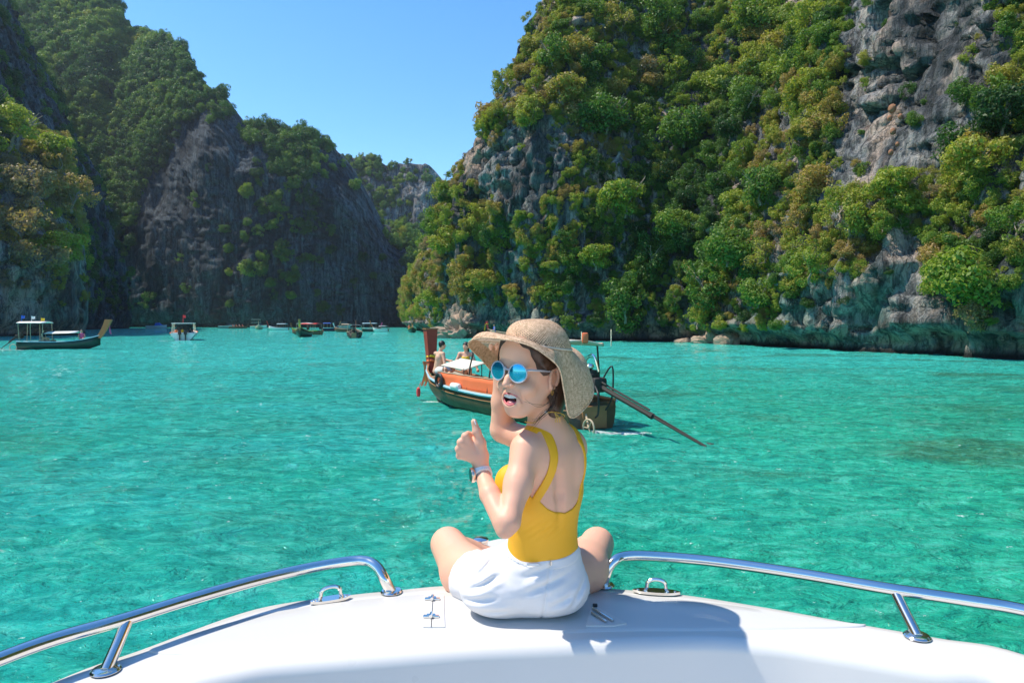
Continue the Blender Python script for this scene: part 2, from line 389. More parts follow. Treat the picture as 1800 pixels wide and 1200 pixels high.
def make_cliff(name, base, land, tab, H, ds, dz, amp, seed, notch=1.0, label='', nfreq=1.0, skyline=None, mat=None, joints=1.0, ledge=0.0):
    """base: [(x, y)] along the waterline; land: [(nx, ny)] direction into the land at each;
    tab(z, s) setback in metres; H: crest height at each base point"""
    B = spline(base, 24); L = spline(land, 24); Hh = spline([(h,) for h in H], 24)[:, 0]
    S_ = spline([(i,) for i in range(len(base))], 24)[:, 0]
    seg = np.r_[0, np.cumsum(np.hypot(*np.diff(B, axis=0).T))]
    n = int(seg[-1] / ds) + 1; q = np.linspace(0, seg[-1], n)
    ip = lambda a: np.interp(q, seg, a)
    bx, by, lx, ly, hh, sv = ip(B[:, 0]), ip(B[:, 1]), ip(L[:, 0]), ip(L[:, 1]), ip(Hh), ip(S_)
    ll = np.hypot(lx, ly); lx /= ll; ly /= ll
    if skyline is not None:                       # crest height that gives this skyline [(pixel x, pixel y)]
        for _ in range(12):
            sbt = tab(hh, sv, hh); X_ = bx + lx * sbt; Y_ = by + ly * sbt
            want = (HZ - np.interp(900 + F * X_ / Y_, [a for a, b_ in skyline], [b_ for a, b_ in skyline])) / F * Y_
            hh = hh * .6 + .4 * np.clip(want, 4, 220)
    nv = int(max(hh) / dz) + 1
    v = np.linspace(0, 1, nv)
    zz = v[:, None] * hh[None, :] ; zz = zz - 1.5 * (1 - v[:, None]) ** 6
    sb = tab(zz, sv[None, :] + 0 * zz, hh[None, :] + 0 * zz)
    P = np.stack([bx + lx * sb, by + ly * sb, zz], -1)
    dsp = amp * (1.7 * fbm(P * np.array([0.030, 0.030, 0.014]) * nfreq, 3, seed=seed)
                 + 0.95 * fbm(P * np.array([0.085, 0.085, 0.035]) * nfreq, 4, seed=seed + 5, ridge=True)
                 + 0.55 * fbm(P * np.array([0.34, 0.34, 0.09]) * nfreq, 4, 0.6, seed=seed + 9, ridge=True)
                 + 0.30 * fbm(P * np.array([0.8, 0.8, 0.7]) * nfreq, 3, 0.65, seed=seed + 13, ridge=True))
    cn = vnoise(P * np.array([0.30, 0.30, 0.06]) * nfreq + 0.5 * vnoise(P * 0.4, seed + 3)[..., None], seed + 21)
    cm = vnoise(P * np.array([0.55, 0.55, 0.16]) * nfreq + 0.4 * vnoise(P * 0.7, seed + 4)[..., None], seed + 22)
    ch = vnoise(P * np.array([0.10, 0.10, 0.30]) * nfreq + 0.5 * vnoise(P * 0.3, seed + 6)[..., None], seed + 23)
    dsp = dsp - joints * amp * (0.75 * np.exp(-(cn / 0.10) ** 2) + 0.40 * np.exp(-(cm / 0.12) ** 2) + 0.16 * np.exp(-(ch / 0.10) ** 2)) + joints * amp * .35 * np.sign(cn) * np.clip(np.abs(cn) * 4, 0, 1)
    dsp = dsp * np.clip(0.35 + zz / 9.0, 0.35, 1)
    nt_ = notch * np.exp(-((zz - 0.5) / 1.1) ** 2) * (1.2 + 0.8 * vnoise(P * 0.25, seed + 31))
    nt_ = nt_ - ledge * np.exp(-((zz - 1.9) / .75) ** 2) * np.clip(.55 + 1.1 * vnoise(P * np.array([.22, .22, .3]), seed + 33), 0, 1.4) + .5 * ledge * np.exp(-(vnoise(P * np.array([.6, .6, .9]), seed + 34) / .12) ** 2) * np.exp(-((zz - 1.9) / 1.2) ** 2)
    P[..., 0] -= lx * (dsp - nt_); P[..., 1] -= ly * (dsp - nt_)
    P[..., 2] += 0.5 * amp * fbm(P * 0.12, 3, seed=seed + 40) * np.clip(zz / 10, 0, 1)
    # the land behind the crest, then down: gives the hill its thickness
    back = P[-1].copy(); rows = [P]
    for k, (d, dzz) in enumerate(((6, 1.0), (14, 0.5), (30, -6))):
        b2 = back.copy(); b2[:, 0] += lx * d; b2[:, 1] += ly * d; b2[:, 2] += dzz; rows.append(b2[None])
    b3 = rows[-1][0].copy(); b3[:, 0] += lx * 15; b3[:, 1] += ly * 15; b3[:, 2] = -2; rows.append(b3[None])
    G = np.concatenate(rows, 0); nr, nc = G.shape[:2]
    i = np.arange(nr - 1)[:, None] * nc; j = np.arange(nc - 1)[None, :]
    Fc = np.stack([i + j, i + nc + j, i + nc + j + 1, i + j + 1], -1).reshape(-1, 4)
    me = fast_mesh(name, G.reshape(-1, 3), Fc)
    o = link_mesh(name, me, mat or ROCK, smooth=False)
    tag(o, label, kind='structure')
    return o, P
def tabf(zs, bs):
    return lambda z: np.interp(z, zs, bs)
# right cliff, main wall
tA = tabf([0, 20, 26, 38, 48, 58, 75], [0, -1.0, 1.0, 8, 15, 27, 50])
tB = tabf([0, 4, 12, 20, 32, 50, 75], [0, 0.5, 2.5, 6.0, 13, 25, 44])
tC = tabf([0, 4, 9, 18, 30, 45, 60], [0, 0.3, 2.2, 5.5, 8.5, 14, 25])
def tab_right(z, s, H):
    zz = z * 75.0 / np.maximum(H, 20)
    a = tA(zz) * H / 75.0; b_ = tB(z); c = tC(z)
    w = np.clip(s - 4.6, 0, 1); w2 = np.clip(s - 6.3, 0, 1)
    w = w * w * (3 - 2 * w); w2 = w2 * w2 * (3 - 2 * w2)
    return (a * (1 - w) + b_ * w) * (1 - w2) + c * w2
right_cliff, PR = make_cliff('cliff',
    [(-45, 290), (-30, 205), (-18, 145), (-9.5, 103), (-3, 89), (7, 80), (18.5, 75), (23.5, 58), (27, 46), (30, 38), (34, 22), (38, 0), (42, -30)],
    [(.9, .35), (.93, .3), (.93, .3), (.9, .4), (.6, .8), (.5, .85), (.75, .65), (.85, .5), (.95, .3), (.96, .2), (.97, .1), (1, 0), (1, -.1)],
    tab_right, [38, 37, 36, 62, 82, 84, 80, 66, 58, 54, 50, 44, 40], 0.36, 0.36, 1.5, 11, 1.0, 'limestone cliff overgrown with trees along the right side of the bay', ledge=1.7)
# near left cliff
tL1 = tabf([0, 15, 47, 73, 113, 140], [0, 3, 10, 20, 35, 50])
tL1e = tabf([0, 12, 47, 73, 113, 140], [0, 3, 12, 26, 48, 70])
def tabL1(z, s, H):
    k = np.clip((s - 3.6) / 1.2, 0, 1); return tL1(z) * (1 - k) + tL1e(z) * k
spur, PSP = make_cliff('cliff', [(-110, 55), (-90, 84), (-77, 104), (-73, 114), (-80, 127), (-100, 138), (-125, 150)],
    [(-1, .1), (-1, .05), (-.98, .2), (-.85, .6), (-.6, .8), (-.4, .9), (-.3, .9)],
    lambda z, s, H: np.interp(z / H, [0, .08, .3, .6, .85, 1], [0, -.5, 1, 8, 18, 30]), [44, 44, 44, 42, 42, 46, 50], 0.8, 0.8, 1.5, 55, 1.4, 'low rocky spur with dry trees in front of the left cliff')
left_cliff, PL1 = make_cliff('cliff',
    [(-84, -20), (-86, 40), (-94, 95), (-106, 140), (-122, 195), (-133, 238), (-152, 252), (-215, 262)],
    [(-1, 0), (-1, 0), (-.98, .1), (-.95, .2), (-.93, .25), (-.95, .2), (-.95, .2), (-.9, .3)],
    tabL1, [95, 100, 110, 120, 128, 128, 120, 110], 1.1, 1.1, 2.4, 41, 1.6, 'dark shaded limestone cliff rising at the left edge of the bay', 0.8, mat=SHADE_ROCK)
# big shaded wall across the bay
def tL2(z, s, H):
    u = z / H
    k = np.clip((2.9 - s) / 1.4, 0, 1)          # the left part of the hill is a long green slope
    steep = np.interp(u, [0, .72, .86, 1.0], [0, 2.5, 8, 20])
    slope = np.interp(u, [0, .30, .55, .8, 1.0], [0, 5, 22, 48, 70])
    return steep * (1 - k) + slope * k
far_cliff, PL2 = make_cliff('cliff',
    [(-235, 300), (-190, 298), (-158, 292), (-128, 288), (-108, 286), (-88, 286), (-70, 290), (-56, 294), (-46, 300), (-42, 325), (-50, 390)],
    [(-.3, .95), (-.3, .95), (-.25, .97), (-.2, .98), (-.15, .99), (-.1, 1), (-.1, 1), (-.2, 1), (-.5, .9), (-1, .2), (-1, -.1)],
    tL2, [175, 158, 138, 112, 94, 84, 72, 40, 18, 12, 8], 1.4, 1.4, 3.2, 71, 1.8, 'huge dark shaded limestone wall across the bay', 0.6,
    [(-100, -60), (60, -60), (190, -25), (214, 0), (232, 52), (262, 62), (312, 76), (345, 108), (362, 148), (400, 168), (436, 216), (470, 212), (496, 228), (520, 234), (545, 228), (575, 244), (606, 268), (640, 320), (660, 360), (690, 425), (715, 490), (735, 560)], SHADE_ROCK, .35)
far_hill, PL3 = make_cliff('cliff',
    [(-170, 430), (-120, 425), (-96, 420), (-76, 415), (-58, 410), (-40, 415), (-5, 425), (60, 430)],
    [(0, 1)] * 8,
    lambda z, s, H: np.interp(z / H, [0, .4, .75, 1], [0, 12, 26, 34]), [118, 112, 108, 106, 108, 96, 90, 80], 2.0, 2.0, 4.0, 93, 1.6, 'distant limestone hill closing the end of the bay', 0.5,
    [(400, 280), (600, 277), (640, 272), (670, 280), (690, 292), (700, 284), (750, 282), (764, 296), (780, 318), (860, 330)])
# ------------------------------------------------------------------ sea air
hm = bpy.data.materials.new('sea_haze'); hm.use_nodes = True; hn_ = hm.node_tree; hn_.nodes.clear()
ho_ = hn_.nodes.new('ShaderNodeOutputMaterial'); hv_ = hn_.nodes.new('ShaderNodeVolumePrincipled')
hv_.inputs['Color'].default_value = (0.72, 0.86, 1.0, 1); hv_.inputs['Density'].default_value = 0.00014; hv_.inputs['Anisotropy'].default_value = 0.3
hn_.links.new(hv_.outputs[0], ho_.inputs['Volume'])
hz_ = MB().box((0, 200, 105), (760, 700, 232)).build('haze', hm, smooth=False)
tag(hz_, kind='stuff')
# ------------------------------------------------------------------ foliage
def leaf_material():
    m, n, b, out = newmat('foliage')
    a = nd(n, 'ShaderNodeAttribute', attribute_type='INSTANCER', attribute_name='tint')
    g = n.nodes.new('ShaderNodeNewGeometry')
    oi = n.nodes.new('ShaderNodeObjectInfo')
    t = math_(n, 'ADD', a.outputs['Fac'], math_(n, 'MULTIPLY', math_(n, 'SUBTRACT', g.outputs['Random Per Island'], 0.5), 0.16))
    c = ramp(n, [(0.0, (0.032, 0.080, 0.032)), (0.2, (0.070, 0.160, 0.040)), (0.38, (0.155, 0.255, 0.052)), (0.55, (0.34, 0.38, 0.060)),
                 (0.68, (0.38, 0.34, 0.08)), (0.82, (0.44, 0.29, 0.11)), (1.0, (0.32, 0.25, 0.19))], t).outputs[0]
    r2 = noise(n, coords(n, 'Object', (1, 1, 1)), 2.2, 3)
    c = mixc(n, c, mixc(n, (0.62, 0.68, 0.62), (1.35, 1.32, 1.2), r2), 0.8, 'MULTIPLY')
    n.links.new(c, b.inputs['Base Color']); b.inputs['Roughness'].default_value = 0.5
    b.inputs['Specular IOR Level'].default_value = 0.35
    tr = n.nodes.new('ShaderNodeBsdfTranslucent')
    n.links.new(mixc(n, c, (1.0, 1.15, 0.5), 1.0, 'MULTIPLY'), tr.inputs[0])
    mx = n.nodes.new('ShaderNodeMixShader'); mx.inputs[0].default_value = 0.42
    n.links.new(b.outputs[0], mx.inputs[1]); n.links.new(tr.outputs[0], mx.inputs[2]); n.links.new(mx.outputs[0], out.inputs[0])
    return m
LEAF = leaf_material()
BARK = simple('pale_bark', (0.24, 0.20, 0.155), 0.85, var=0.35, vscale=3, bmp=0.4)

def leaves_mesh(name, centers, normals, size, rs, aspect=1.7, jitter=0.9):
    n = len(centers)
    nr = normals + jitter * rs.normal(size=(n, 3)) * 0.6; nr /= np.linalg.norm(nr, axis=1)[:, None] + 1e-9
    a = rs.normal(size=(n, 3)); u = np.cross(nr, a); u /= np.linalg.norm(u, axis=1)[:, None] + 1e-9
    w = np.cross(nr, u); s = size * rs.uniform(0.6, 1.35, (n, 1))
    p0 = centers - u * s * aspect * 0.5; p1 = centers + w * s * 0.42 + nr * s * 0.12
    p2 = centers + u * s * aspect * 0.5 - nr * s * 0.15; p3 = centers - w * s * 0.42 + nr * s * 0.12
    V = np.stack([p0, p1, p2, p3], 1).reshape(-1, 3); Fc = np.arange(4 * n).reshape(n, 4)
    me = fast_mesh(name, V, Fc); me.materials.append(LEAF); return me
def crown_proto(kind, seed):
    rs = np.random.RandomState(seed); C_ = []; N_ = []
    if kind == 'round': nl, flat, rl, tot, sz = 26, 0.9, (0.16, 0.36), 3400, 0.072
    elif kind == 'layered': nl, flat, rl, tot, sz = 26, 0.7, (0.14, 0.30), 3000, 0.068
    elif kind == 'tall': nl, flat, rl, tot, sz = 26, 1.35, (0.15, 0.30), 3200, 0.068
    elif kind == 'loose': nl, flat, rl, tot, sz = 30, 0.95, (0.10, 0.24), 2400, 0.062
    elif kind == 'shrub': nl, flat, rl, tot, sz = 20, 0.85, (0.16, 0.40), 2400, 0.082
    for k in range(nl):
        d = rs.normal(size=3); d[2] = d[2] * 0.8 + 0.1; d /= np.linalg.norm(d)
        rad = rs.uniform(*rl); c = d * (1 - rad) * rs.uniform(0.55, 1.05); c[2] *= flat
        m = int(tot / nl * (rad / np.mean(rl)) ** 2)
        q = rs.normal(size=(m, 3)); q /= np.linalg.norm(q, axis=1)[:, None]
        q[:, 2] = np.where((q[:, 2] < -0.25) & (rs.rand(m) < 0.3), -q[:, 2], q[:, 2])
        ff = 0.75 if kind in ('layered',) else 0.95
        sc = np.array([1.1, 1.1, ff]) * rad
        rr = rs.uniform(0.55, 1.28, (m, 1)) ** .8
        C_.append(c + q * sc * rr); N_.append(q / np.array([1, 1, ff]))
    C_ = np.concatenate(C_); N_ = np.concatenate(N_); N_ /= np.linalg.norm(N_, axis=1)[:, None]; N_[:, 2] += 0.1
    return leaves_mesh('crown', C_, N_, sz, rs)
def twig_tree_mesh(seed, leafy, levels=5, spread=0.65):
    """bare branching wood with a few leaves at the tips, unit size"""
    rs = np.random.RandomState(seed); V = []; Fc = []; tips = []
    def seg(a, b, ra, rb):
        t = b - a; t = t / (np.linalg.norm(t) + 1e-9)
        u = np.cross(t, [0.3, 0.5, 0.81]); u /= np.linalg.norm(u) + 1e-9; w = np.cross(t, u); i = len(V)
        for P, r_ in ((a, ra), (b, rb)):
            for k in range(3):
                q = 2 * math.pi * k / 3; V.append(P + (u * math.cos(q) + w * math.sin(q)) * r_)
        for k in range(3): Fc.append((i + k, i + (k + 1) % 3, i + 3 + (k + 1) % 3, i + 3 + k))
    def grow(p, d, L, r_, lv):
        q = p
        for s_ in range(3):
            d2 = d + rs.normal(size=3) * 0.16; d2 /= np.linalg.norm(d2); e = q + d2 * L / 3
            seg(q, e, r_ * (1 - s_ * 0.18), r_ * (1 - (s_ + 1) * 0.18)); q = e; d = d2
            if lv > 0 and s_ > 0 and rs.rand() < 0.5:
                dd = d + rs.normal(size=3) * spread; dd /= np.linalg.norm(dd); grow(q, dd, L * 0.55, r_ * 0.45, lv - 1)
        if lv > 0:
            for k in range(3 if lv > 2 else 2):
                dd = d + rs.normal(size=3) * spread; dd[2] += 0.12; dd /= np.linalg.norm(dd)
                grow(q, dd, L * rs.uniform(0.62, 0.8), r_ * 0.55, lv - 1)
        else: tips.append(q)
    for k in range(3):
        d = np.array([rs.normal() * 0.6, rs.normal() * 0.6, 0.8]); d /= np.linalg.norm(d)
        grow(np.zeros(3), d, 0.34, 0.034, levels)
    wood = fast_mesh('branches', np.array(V), np.array(Fc)); wood.materials.append(BARK)
    T = np.array(tips); T = T[rs.rand(len(T)) < leafy]; T = np.repeat(T, 2, 0) + rs.normal(size=(2 * len(T), 3)) * 0.05
    lm = leaves_mesh('crown', T, rs.normal(size=T.shape) + [0, 0, 0.5], 0.06, rs)
    return wood, lm
KINDS = ['round', 'layered', 'tall', 'loose', 'shrub', 'round', 'loose', 'shrub']
PROTO = [crown_proto(k, 100 + i) for i, k in enumerate(KINDS)]
TW = [twig_tree_mesh(301, 0.30), twig_tree_mesh(302, 0.5)]
def trunk_mesh(seed):
    rs = np.random.RandomState(seed); mb = MB()
    p = [(0, 0, -0.75)]; q = np.array([0., 0, -0.75])
    for k in range(4):
        q = q + np.array([rs.normal() * 0.06, rs.normal() * 0.06, 0.2]); p.append(tuple(q))
    mb.tube(p, [0.055, 0.045, 0.04, 0.034, 0.028], 6)
    for k in range(6):
        a = rs.uniform(0, 6.28); e = q + np.array([math.cos(a) * 0.5, math.sin(a) * 0.5, rs.uniform(0.2, 0.5)])
        s_ = np.array(p[2 + k % 3]); mid = (s_ + e) / 2 + rs.normal(size=3) * 0.05
        mb.tube([tuple(s_), tuple(mid), tuple(e)], [0.024, 0.016, 0.008], 4)
    me = bpy.data.meshes.new('trunk'); mb.bm.to_mesh(me); mb.bm.free(); me.materials.append(BARK); return me
TRUNK = [trunk_mesh(i) for i in range(3)]

# sources for the instanced ground cover: never linked to the scene themselves
src = bpy.data.collections.new('foliage_source')
for i, me in enumerate(PROTO):
    o = bpy.data.objects.new('leaf_clump_%02d' % i, me); src.objects.link(o)
tw = bpy.data.meshes.new('dry_bush')
_b = bmesh.new(); _b.from_mesh(TW[0][0]); _n0 = len(_b.faces); _b.from_mesh(TW[0][1]); _b.faces.ensure_lookup_table()
for f in _b.faces[_n0:]: f.material_index = 1
_b.to_mesh(tw); _b.free(); tw.materials.append(BARK); tw.materials.append(LEAF)
src.objects.link(bpy.data.objects.new('leaf_clump_%02d' % len(PROTO), tw))
NP = len(PROTO)

def cover(name, P, scale, tint, idx, rotz, lean, label):
    me = bpy.data.meshes.new(name); me.vertices.add(len(P)); me.vertices.foreach_set('co', np.asarray(P, np.float32).ravel())
    for nm, ty, arr in (('size', 'FLOAT', scale), ('tint', 'FLOAT', tint), ('which', 'INT', idx)):
        a = me.attributes.new(nm, ty, 'POINT'); a.data.foreach_set('value', np.asarray(arr, np.int32 if ty == 'INT' else np.float32))
    a = me.attributes.new('turn', 'FLOAT_VECTOR', 'POINT')
    a.data.foreach_set('vector', np.stack([lean[:, 0], lean[:, 1], rotz], 1).astype(np.float32).ravel())
    o = link_mesh(name, me)
    g = bpy.data.node_groups.new(name + '_scatter', 'GeometryNodeTree')
    g.interface.new_socket('Geometry', in_out='INPUT', socket_type='NodeSocketGeometry')
    g.interface.new_socket('Geometry', in_out='OUTPUT', socket_type='NodeSocketGeometry')
    gi = g.nodes.new('NodeGroupInput'); go = g.nodes.new('NodeGroupOutput')
    m2p = g.nodes.new('GeometryNodeMeshToPoints'); iop = g.nodes.new('GeometryNodeInstanceOnPoints')
    ci = g.nodes.new('GeometryNodeCollectionInfo'); ci.inputs['Collection'].default_value = src
    ci.inputs['Separate Children'].default_value = True; ci.inputs['Reset Children'].default_value = True
    def attr(nm, ty):
        x = g.nodes.new('GeometryNodeInputNamedAttribute'); x.data_type = ty; x.inputs[0].default_value = nm; return x.outputs[0]
    e2r = g.nodes.new('FunctionNodeEulerToRotation')
    L = g.links.new
    L(gi.outputs[0], m2p.inputs[0]); L(m2p.outputs[0], iop.inputs['Points']); L(ci.outputs[0], iop.inputs['Instance'])
    iop.inputs['Pick Instance'].default_value = True
    L(attr('which', 'INT'), iop.inputs['Instance Index']); L(attr('turn', 'FLOAT_VECTOR'), e2r.inputs[0]); L(e2r.outputs[0], iop.inputs['Rotation'])
    L(attr('size', 'FLOAT'), iop.inputs['Scale']); L(iop.outputs[0], go.inputs[0])
    md = o.modifiers.new('scatter', 'NODES'); md.node_group = g
    return tag(o, label, None, kind='stuff')

def surface_samples(G, count, rs):
    """random points with normals and weight by area on the grid G (nv, nu, 3)"""
    a, b, c, d = G[:-1, :-1], G[1:, :-1], G[1:, 1:], G[:-1, 1:]
    n = np.cross(c - a, b - d); ar = np.linalg.norm(n, axis=-1); n = n / (ar[..., None] + 1e-9)
    p = (ar / ar.sum()).ravel(); k = rs.choice(len(p), count, p=p)
    i, j = np.unravel_index(k, ar.shape); u, v = rs.rand(count, 1), rs.rand(count, 1)
    P = (a[i, j] * (1 - u) + d[i, j] * u) * (1 - v) + (b[i, j] * (1 - u) + c[i, j] * u) * v
    # crude relief: convex or hollow, from the height of the point over its surroundings
    return P, n[i, j], (i, j)
def ell(px, py, cx, cy, rx, ry, ang=0):
    c, s = math.cos(R(ang)), math.sin(R(ang)); x = px - cx; y = py - cy
    return ((x * c + y * s) / rx) ** 2 + ((-x * s + y * c) / ry) ** 2
ALLP = {}
def plant(name, G, count, rs, sizes, dens, tintf, label, zmin=1.5, tw_p=0.06):
    P, N, ij = surface_samples(G, count, rs)
    if N[:, 1].mean() > 0: N = -N
    px, py = project(P)
    keep = (rs.rand(count) < dens(P, N, px, py)) & (P[:, 2] > zmin)
    P, N, px, py = P[keep], N[keep], px[keep], py[keep]; m = len(P)
    s = rs.uniform(0, 1, m) ** 1.8 * (sizes[1] - sizes[0]) + sizes[0]
    s *= np.where(P[:, 2] < 6, 0.8, 1)
    idx = rs.choice(NP, m); idx = np.where(rs.rand(m) < tw_p, NP, idx)
    s = np.where(idx == NP, s * 1.1, s)
    P2 = P + N * (s * 0.25)[:, None]; P2[:, 2] += 0.18 * s
    lean = np.stack([rs.normal(0, 0.5, m) + 0.35 * N[:, 1] * -1, rs.normal(0, 0.5, m) + 0.35 * N[:, 0]], 1)
    t = np.clip(tintf(P, px, py, rs), 0, 1)
    return cover(name, P2, s, t, idx, rs.uniform(0, 6.28, m), lean, label)

def dens_right(P, N, px, py):
    d = np.ones(len(P)) * 1.0
    nz = vnoise(np.stack([px / 34, py / 46, 0 * px], -1), 5) * 0.35
    for e in ((1630, 85, 140, 190, 14), (1590, 215, 80, 105, 0), (1700, 130, 50, 60, 0), (1500, 230, 30, 110, 10), (925, 285, 105, 65, -10), (965, 330, 60, 40, 0), (1130, 40, 26, 70, 0),
              (1380, 195, 20, 38, 0), (1470, 330, 20, 55, 0), (1510, 530, 150, 42, 0), (1570, 480, 55, 75, 0), (1620, 545, 40, 45, 0), (880, 560, 110, 24, 0), (905, 350, 34, 30, 0)):
        d = np.minimum(d, np.clip((ell(px, py, *e) + nz * 1.2 - 0.75) * 1.6, 0.05, 1))
    if N is not None: d = d * np.where(vnoise(P * np.array([.13, .13, .045]), 91) + .35 * vnoise(P * .35, 92) > .42, .22, 1)
    d = np.where(P[:, 2] < 3.2, d * np.clip((P[:, 2] - 1.6) / 2.0, 0, 1) * 0.45, d)
    d = np.where((px > 960) & (px < 1370) & (P[:, 2] > 1.3), np.maximum(d, .8), d)
    return d
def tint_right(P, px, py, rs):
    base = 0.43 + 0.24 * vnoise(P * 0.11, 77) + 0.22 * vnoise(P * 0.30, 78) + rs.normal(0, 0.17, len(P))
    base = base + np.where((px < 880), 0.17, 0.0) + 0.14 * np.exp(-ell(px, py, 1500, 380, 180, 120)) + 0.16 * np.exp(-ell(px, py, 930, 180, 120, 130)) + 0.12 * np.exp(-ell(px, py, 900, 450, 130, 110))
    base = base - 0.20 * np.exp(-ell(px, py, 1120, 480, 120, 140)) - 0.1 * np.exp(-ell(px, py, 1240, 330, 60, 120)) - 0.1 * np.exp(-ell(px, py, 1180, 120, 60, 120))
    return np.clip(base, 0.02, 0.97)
rsv = np.random.RandomState(5)
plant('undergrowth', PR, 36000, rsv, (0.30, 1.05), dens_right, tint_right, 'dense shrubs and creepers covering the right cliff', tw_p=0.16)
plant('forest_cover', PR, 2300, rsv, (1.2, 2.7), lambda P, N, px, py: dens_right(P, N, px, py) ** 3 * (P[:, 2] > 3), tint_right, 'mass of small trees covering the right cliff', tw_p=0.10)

def dens_L1(P, N, px, py):
    nz = vnoise(P * 0.05, 4)
    return np.clip(0.35 + 0.5 * nz + np.clip((px - (60 + (py) * 0.36)) / 60, 0, 1) * 0.6, 0.10, 1)
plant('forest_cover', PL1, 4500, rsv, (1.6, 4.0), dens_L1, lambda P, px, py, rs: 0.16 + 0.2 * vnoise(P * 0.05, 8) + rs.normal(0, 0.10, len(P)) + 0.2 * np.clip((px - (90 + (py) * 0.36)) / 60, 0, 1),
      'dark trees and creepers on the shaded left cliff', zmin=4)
plant('undergrowth', PSP, 2600, rsv, (0.7, 2.4), lambda P, N, px, py: np.ones(len(P)) * np.clip((P[:, 2] - 6) / 12, .25, .9), lambda P, px, py, rs: 0.62 + 0.3 * vnoise(P * 0.08, 8) + rs.normal(0, 0.12, len(P)),
      'shrubs and dry bushes covering the spur at the left', zmin=4, tw_p=.45)
def dens_L2(P, N, px, py):
    nz = vnoise(P * 0.045, 14)
    line = np.interp(px, [100, 180, 220, 260, 330, 400, 445, 480, 520, 560, 640, 730], [560, 540, 430, 330, 235, 205, 235, 320, 330, 270, 290, 480])
    green = 1 / (1 + np.exp((py - line + 25 + 40 * nz) / 14))
    edge = np.exp(-((px - 500) / 60) ** 2) * 0.25
    return np.clip(green + edge * np.exp(-((py - 400) / 120) ** 2) + 0.015, 0, 1)
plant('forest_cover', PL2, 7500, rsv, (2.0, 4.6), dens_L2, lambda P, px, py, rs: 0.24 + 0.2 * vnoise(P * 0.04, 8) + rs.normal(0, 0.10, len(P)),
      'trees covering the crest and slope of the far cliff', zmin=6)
plant('forest_cover', PL3, 3600, rsv, (2.2, 4.5), lambda P, N, px, py: np.clip(0.55 + 0.7 * vnoise(P * 0.05, 24), 0.1, 1) * np.where((px > 700) & (py < 400), 0.35, 1),
      lambda P, px, py, rs: 0.36 + 0.15 * vnoise(P * 0.04, 8) + rs.normal(0, 0.08, len(P)), 'trees covering the distant hill at the end of the bay', zmin=4)

# ------------------------------------------------------------------ single trees
GRIDS = {}
def on_cliff(G, px, py):
    """nearest surface point of the grid that is seen at pixel (px, py)"""
    if id(G) not in GRIDS:
        Q = G.reshape(-1, 3); GRIDS[id(G)] = (Q, *project(Q))
    Q, x, y = GRIDS[id(G)]
    d = (x - px) ** 2 + (y - py) ** 2
    c = np.where(d < 81)[0]
    if len(c) == 0: c = np.array([np.argmin(d)])
    return Q[c[np.argmin(Q[c, 1])]]
def tree(name, G, px, py, rpx, kind, tint, label, group=None, cat='tree', flat=1.0):
    p = on_cliff(G, px, py); r = rpx * p[1] / F
    c = Vector(p) + Vector(((-0.45 if G is PR else 0.4) * r, -0.55 * r, 0.1 * r))
    rs = np.random.RandomState(int(px * 7 + py * 13) % 99991)
    e = empty(name, Vector(p) + Vector((0, 0, -0.3 * r)), 0, label, cat, group)
    bpyloc = c - e.location
    def child(nm, me):
        o = bpy.data.objects.new(nm, me); COL.objects.link(o); o.parent = e; o.location = bpyloc
        o.rotation_euler = (rs.normal() * 0.1, rs.normal() * 0.1, rs.uniform(0, 6.28)); o.scale = (r, r, r * flat); o['tint'] = float(tint); return o
    if kind in ('bare', 'twiggy'):
        k = 0 if kind == 'bare' else 1
        a = child('branches', TW[k][0]); a.scale = (r * 1.15,) * 3; a.location.z -= 0.35 * r
        b_ = child('crown', TW[k][1]); b_.scale = (r * 1.15,) * 3; b_.location.z -= 0.35 * r; b_.rotation_euler = a.rotation_euler
    else:
        child('crown', PROTO[KINDS.index(kind) + (5 if kind == 'round' and rs.rand() < .5 else 0)])
        child('trunk', TRUNK[int(rs.randint(3))])
    return e
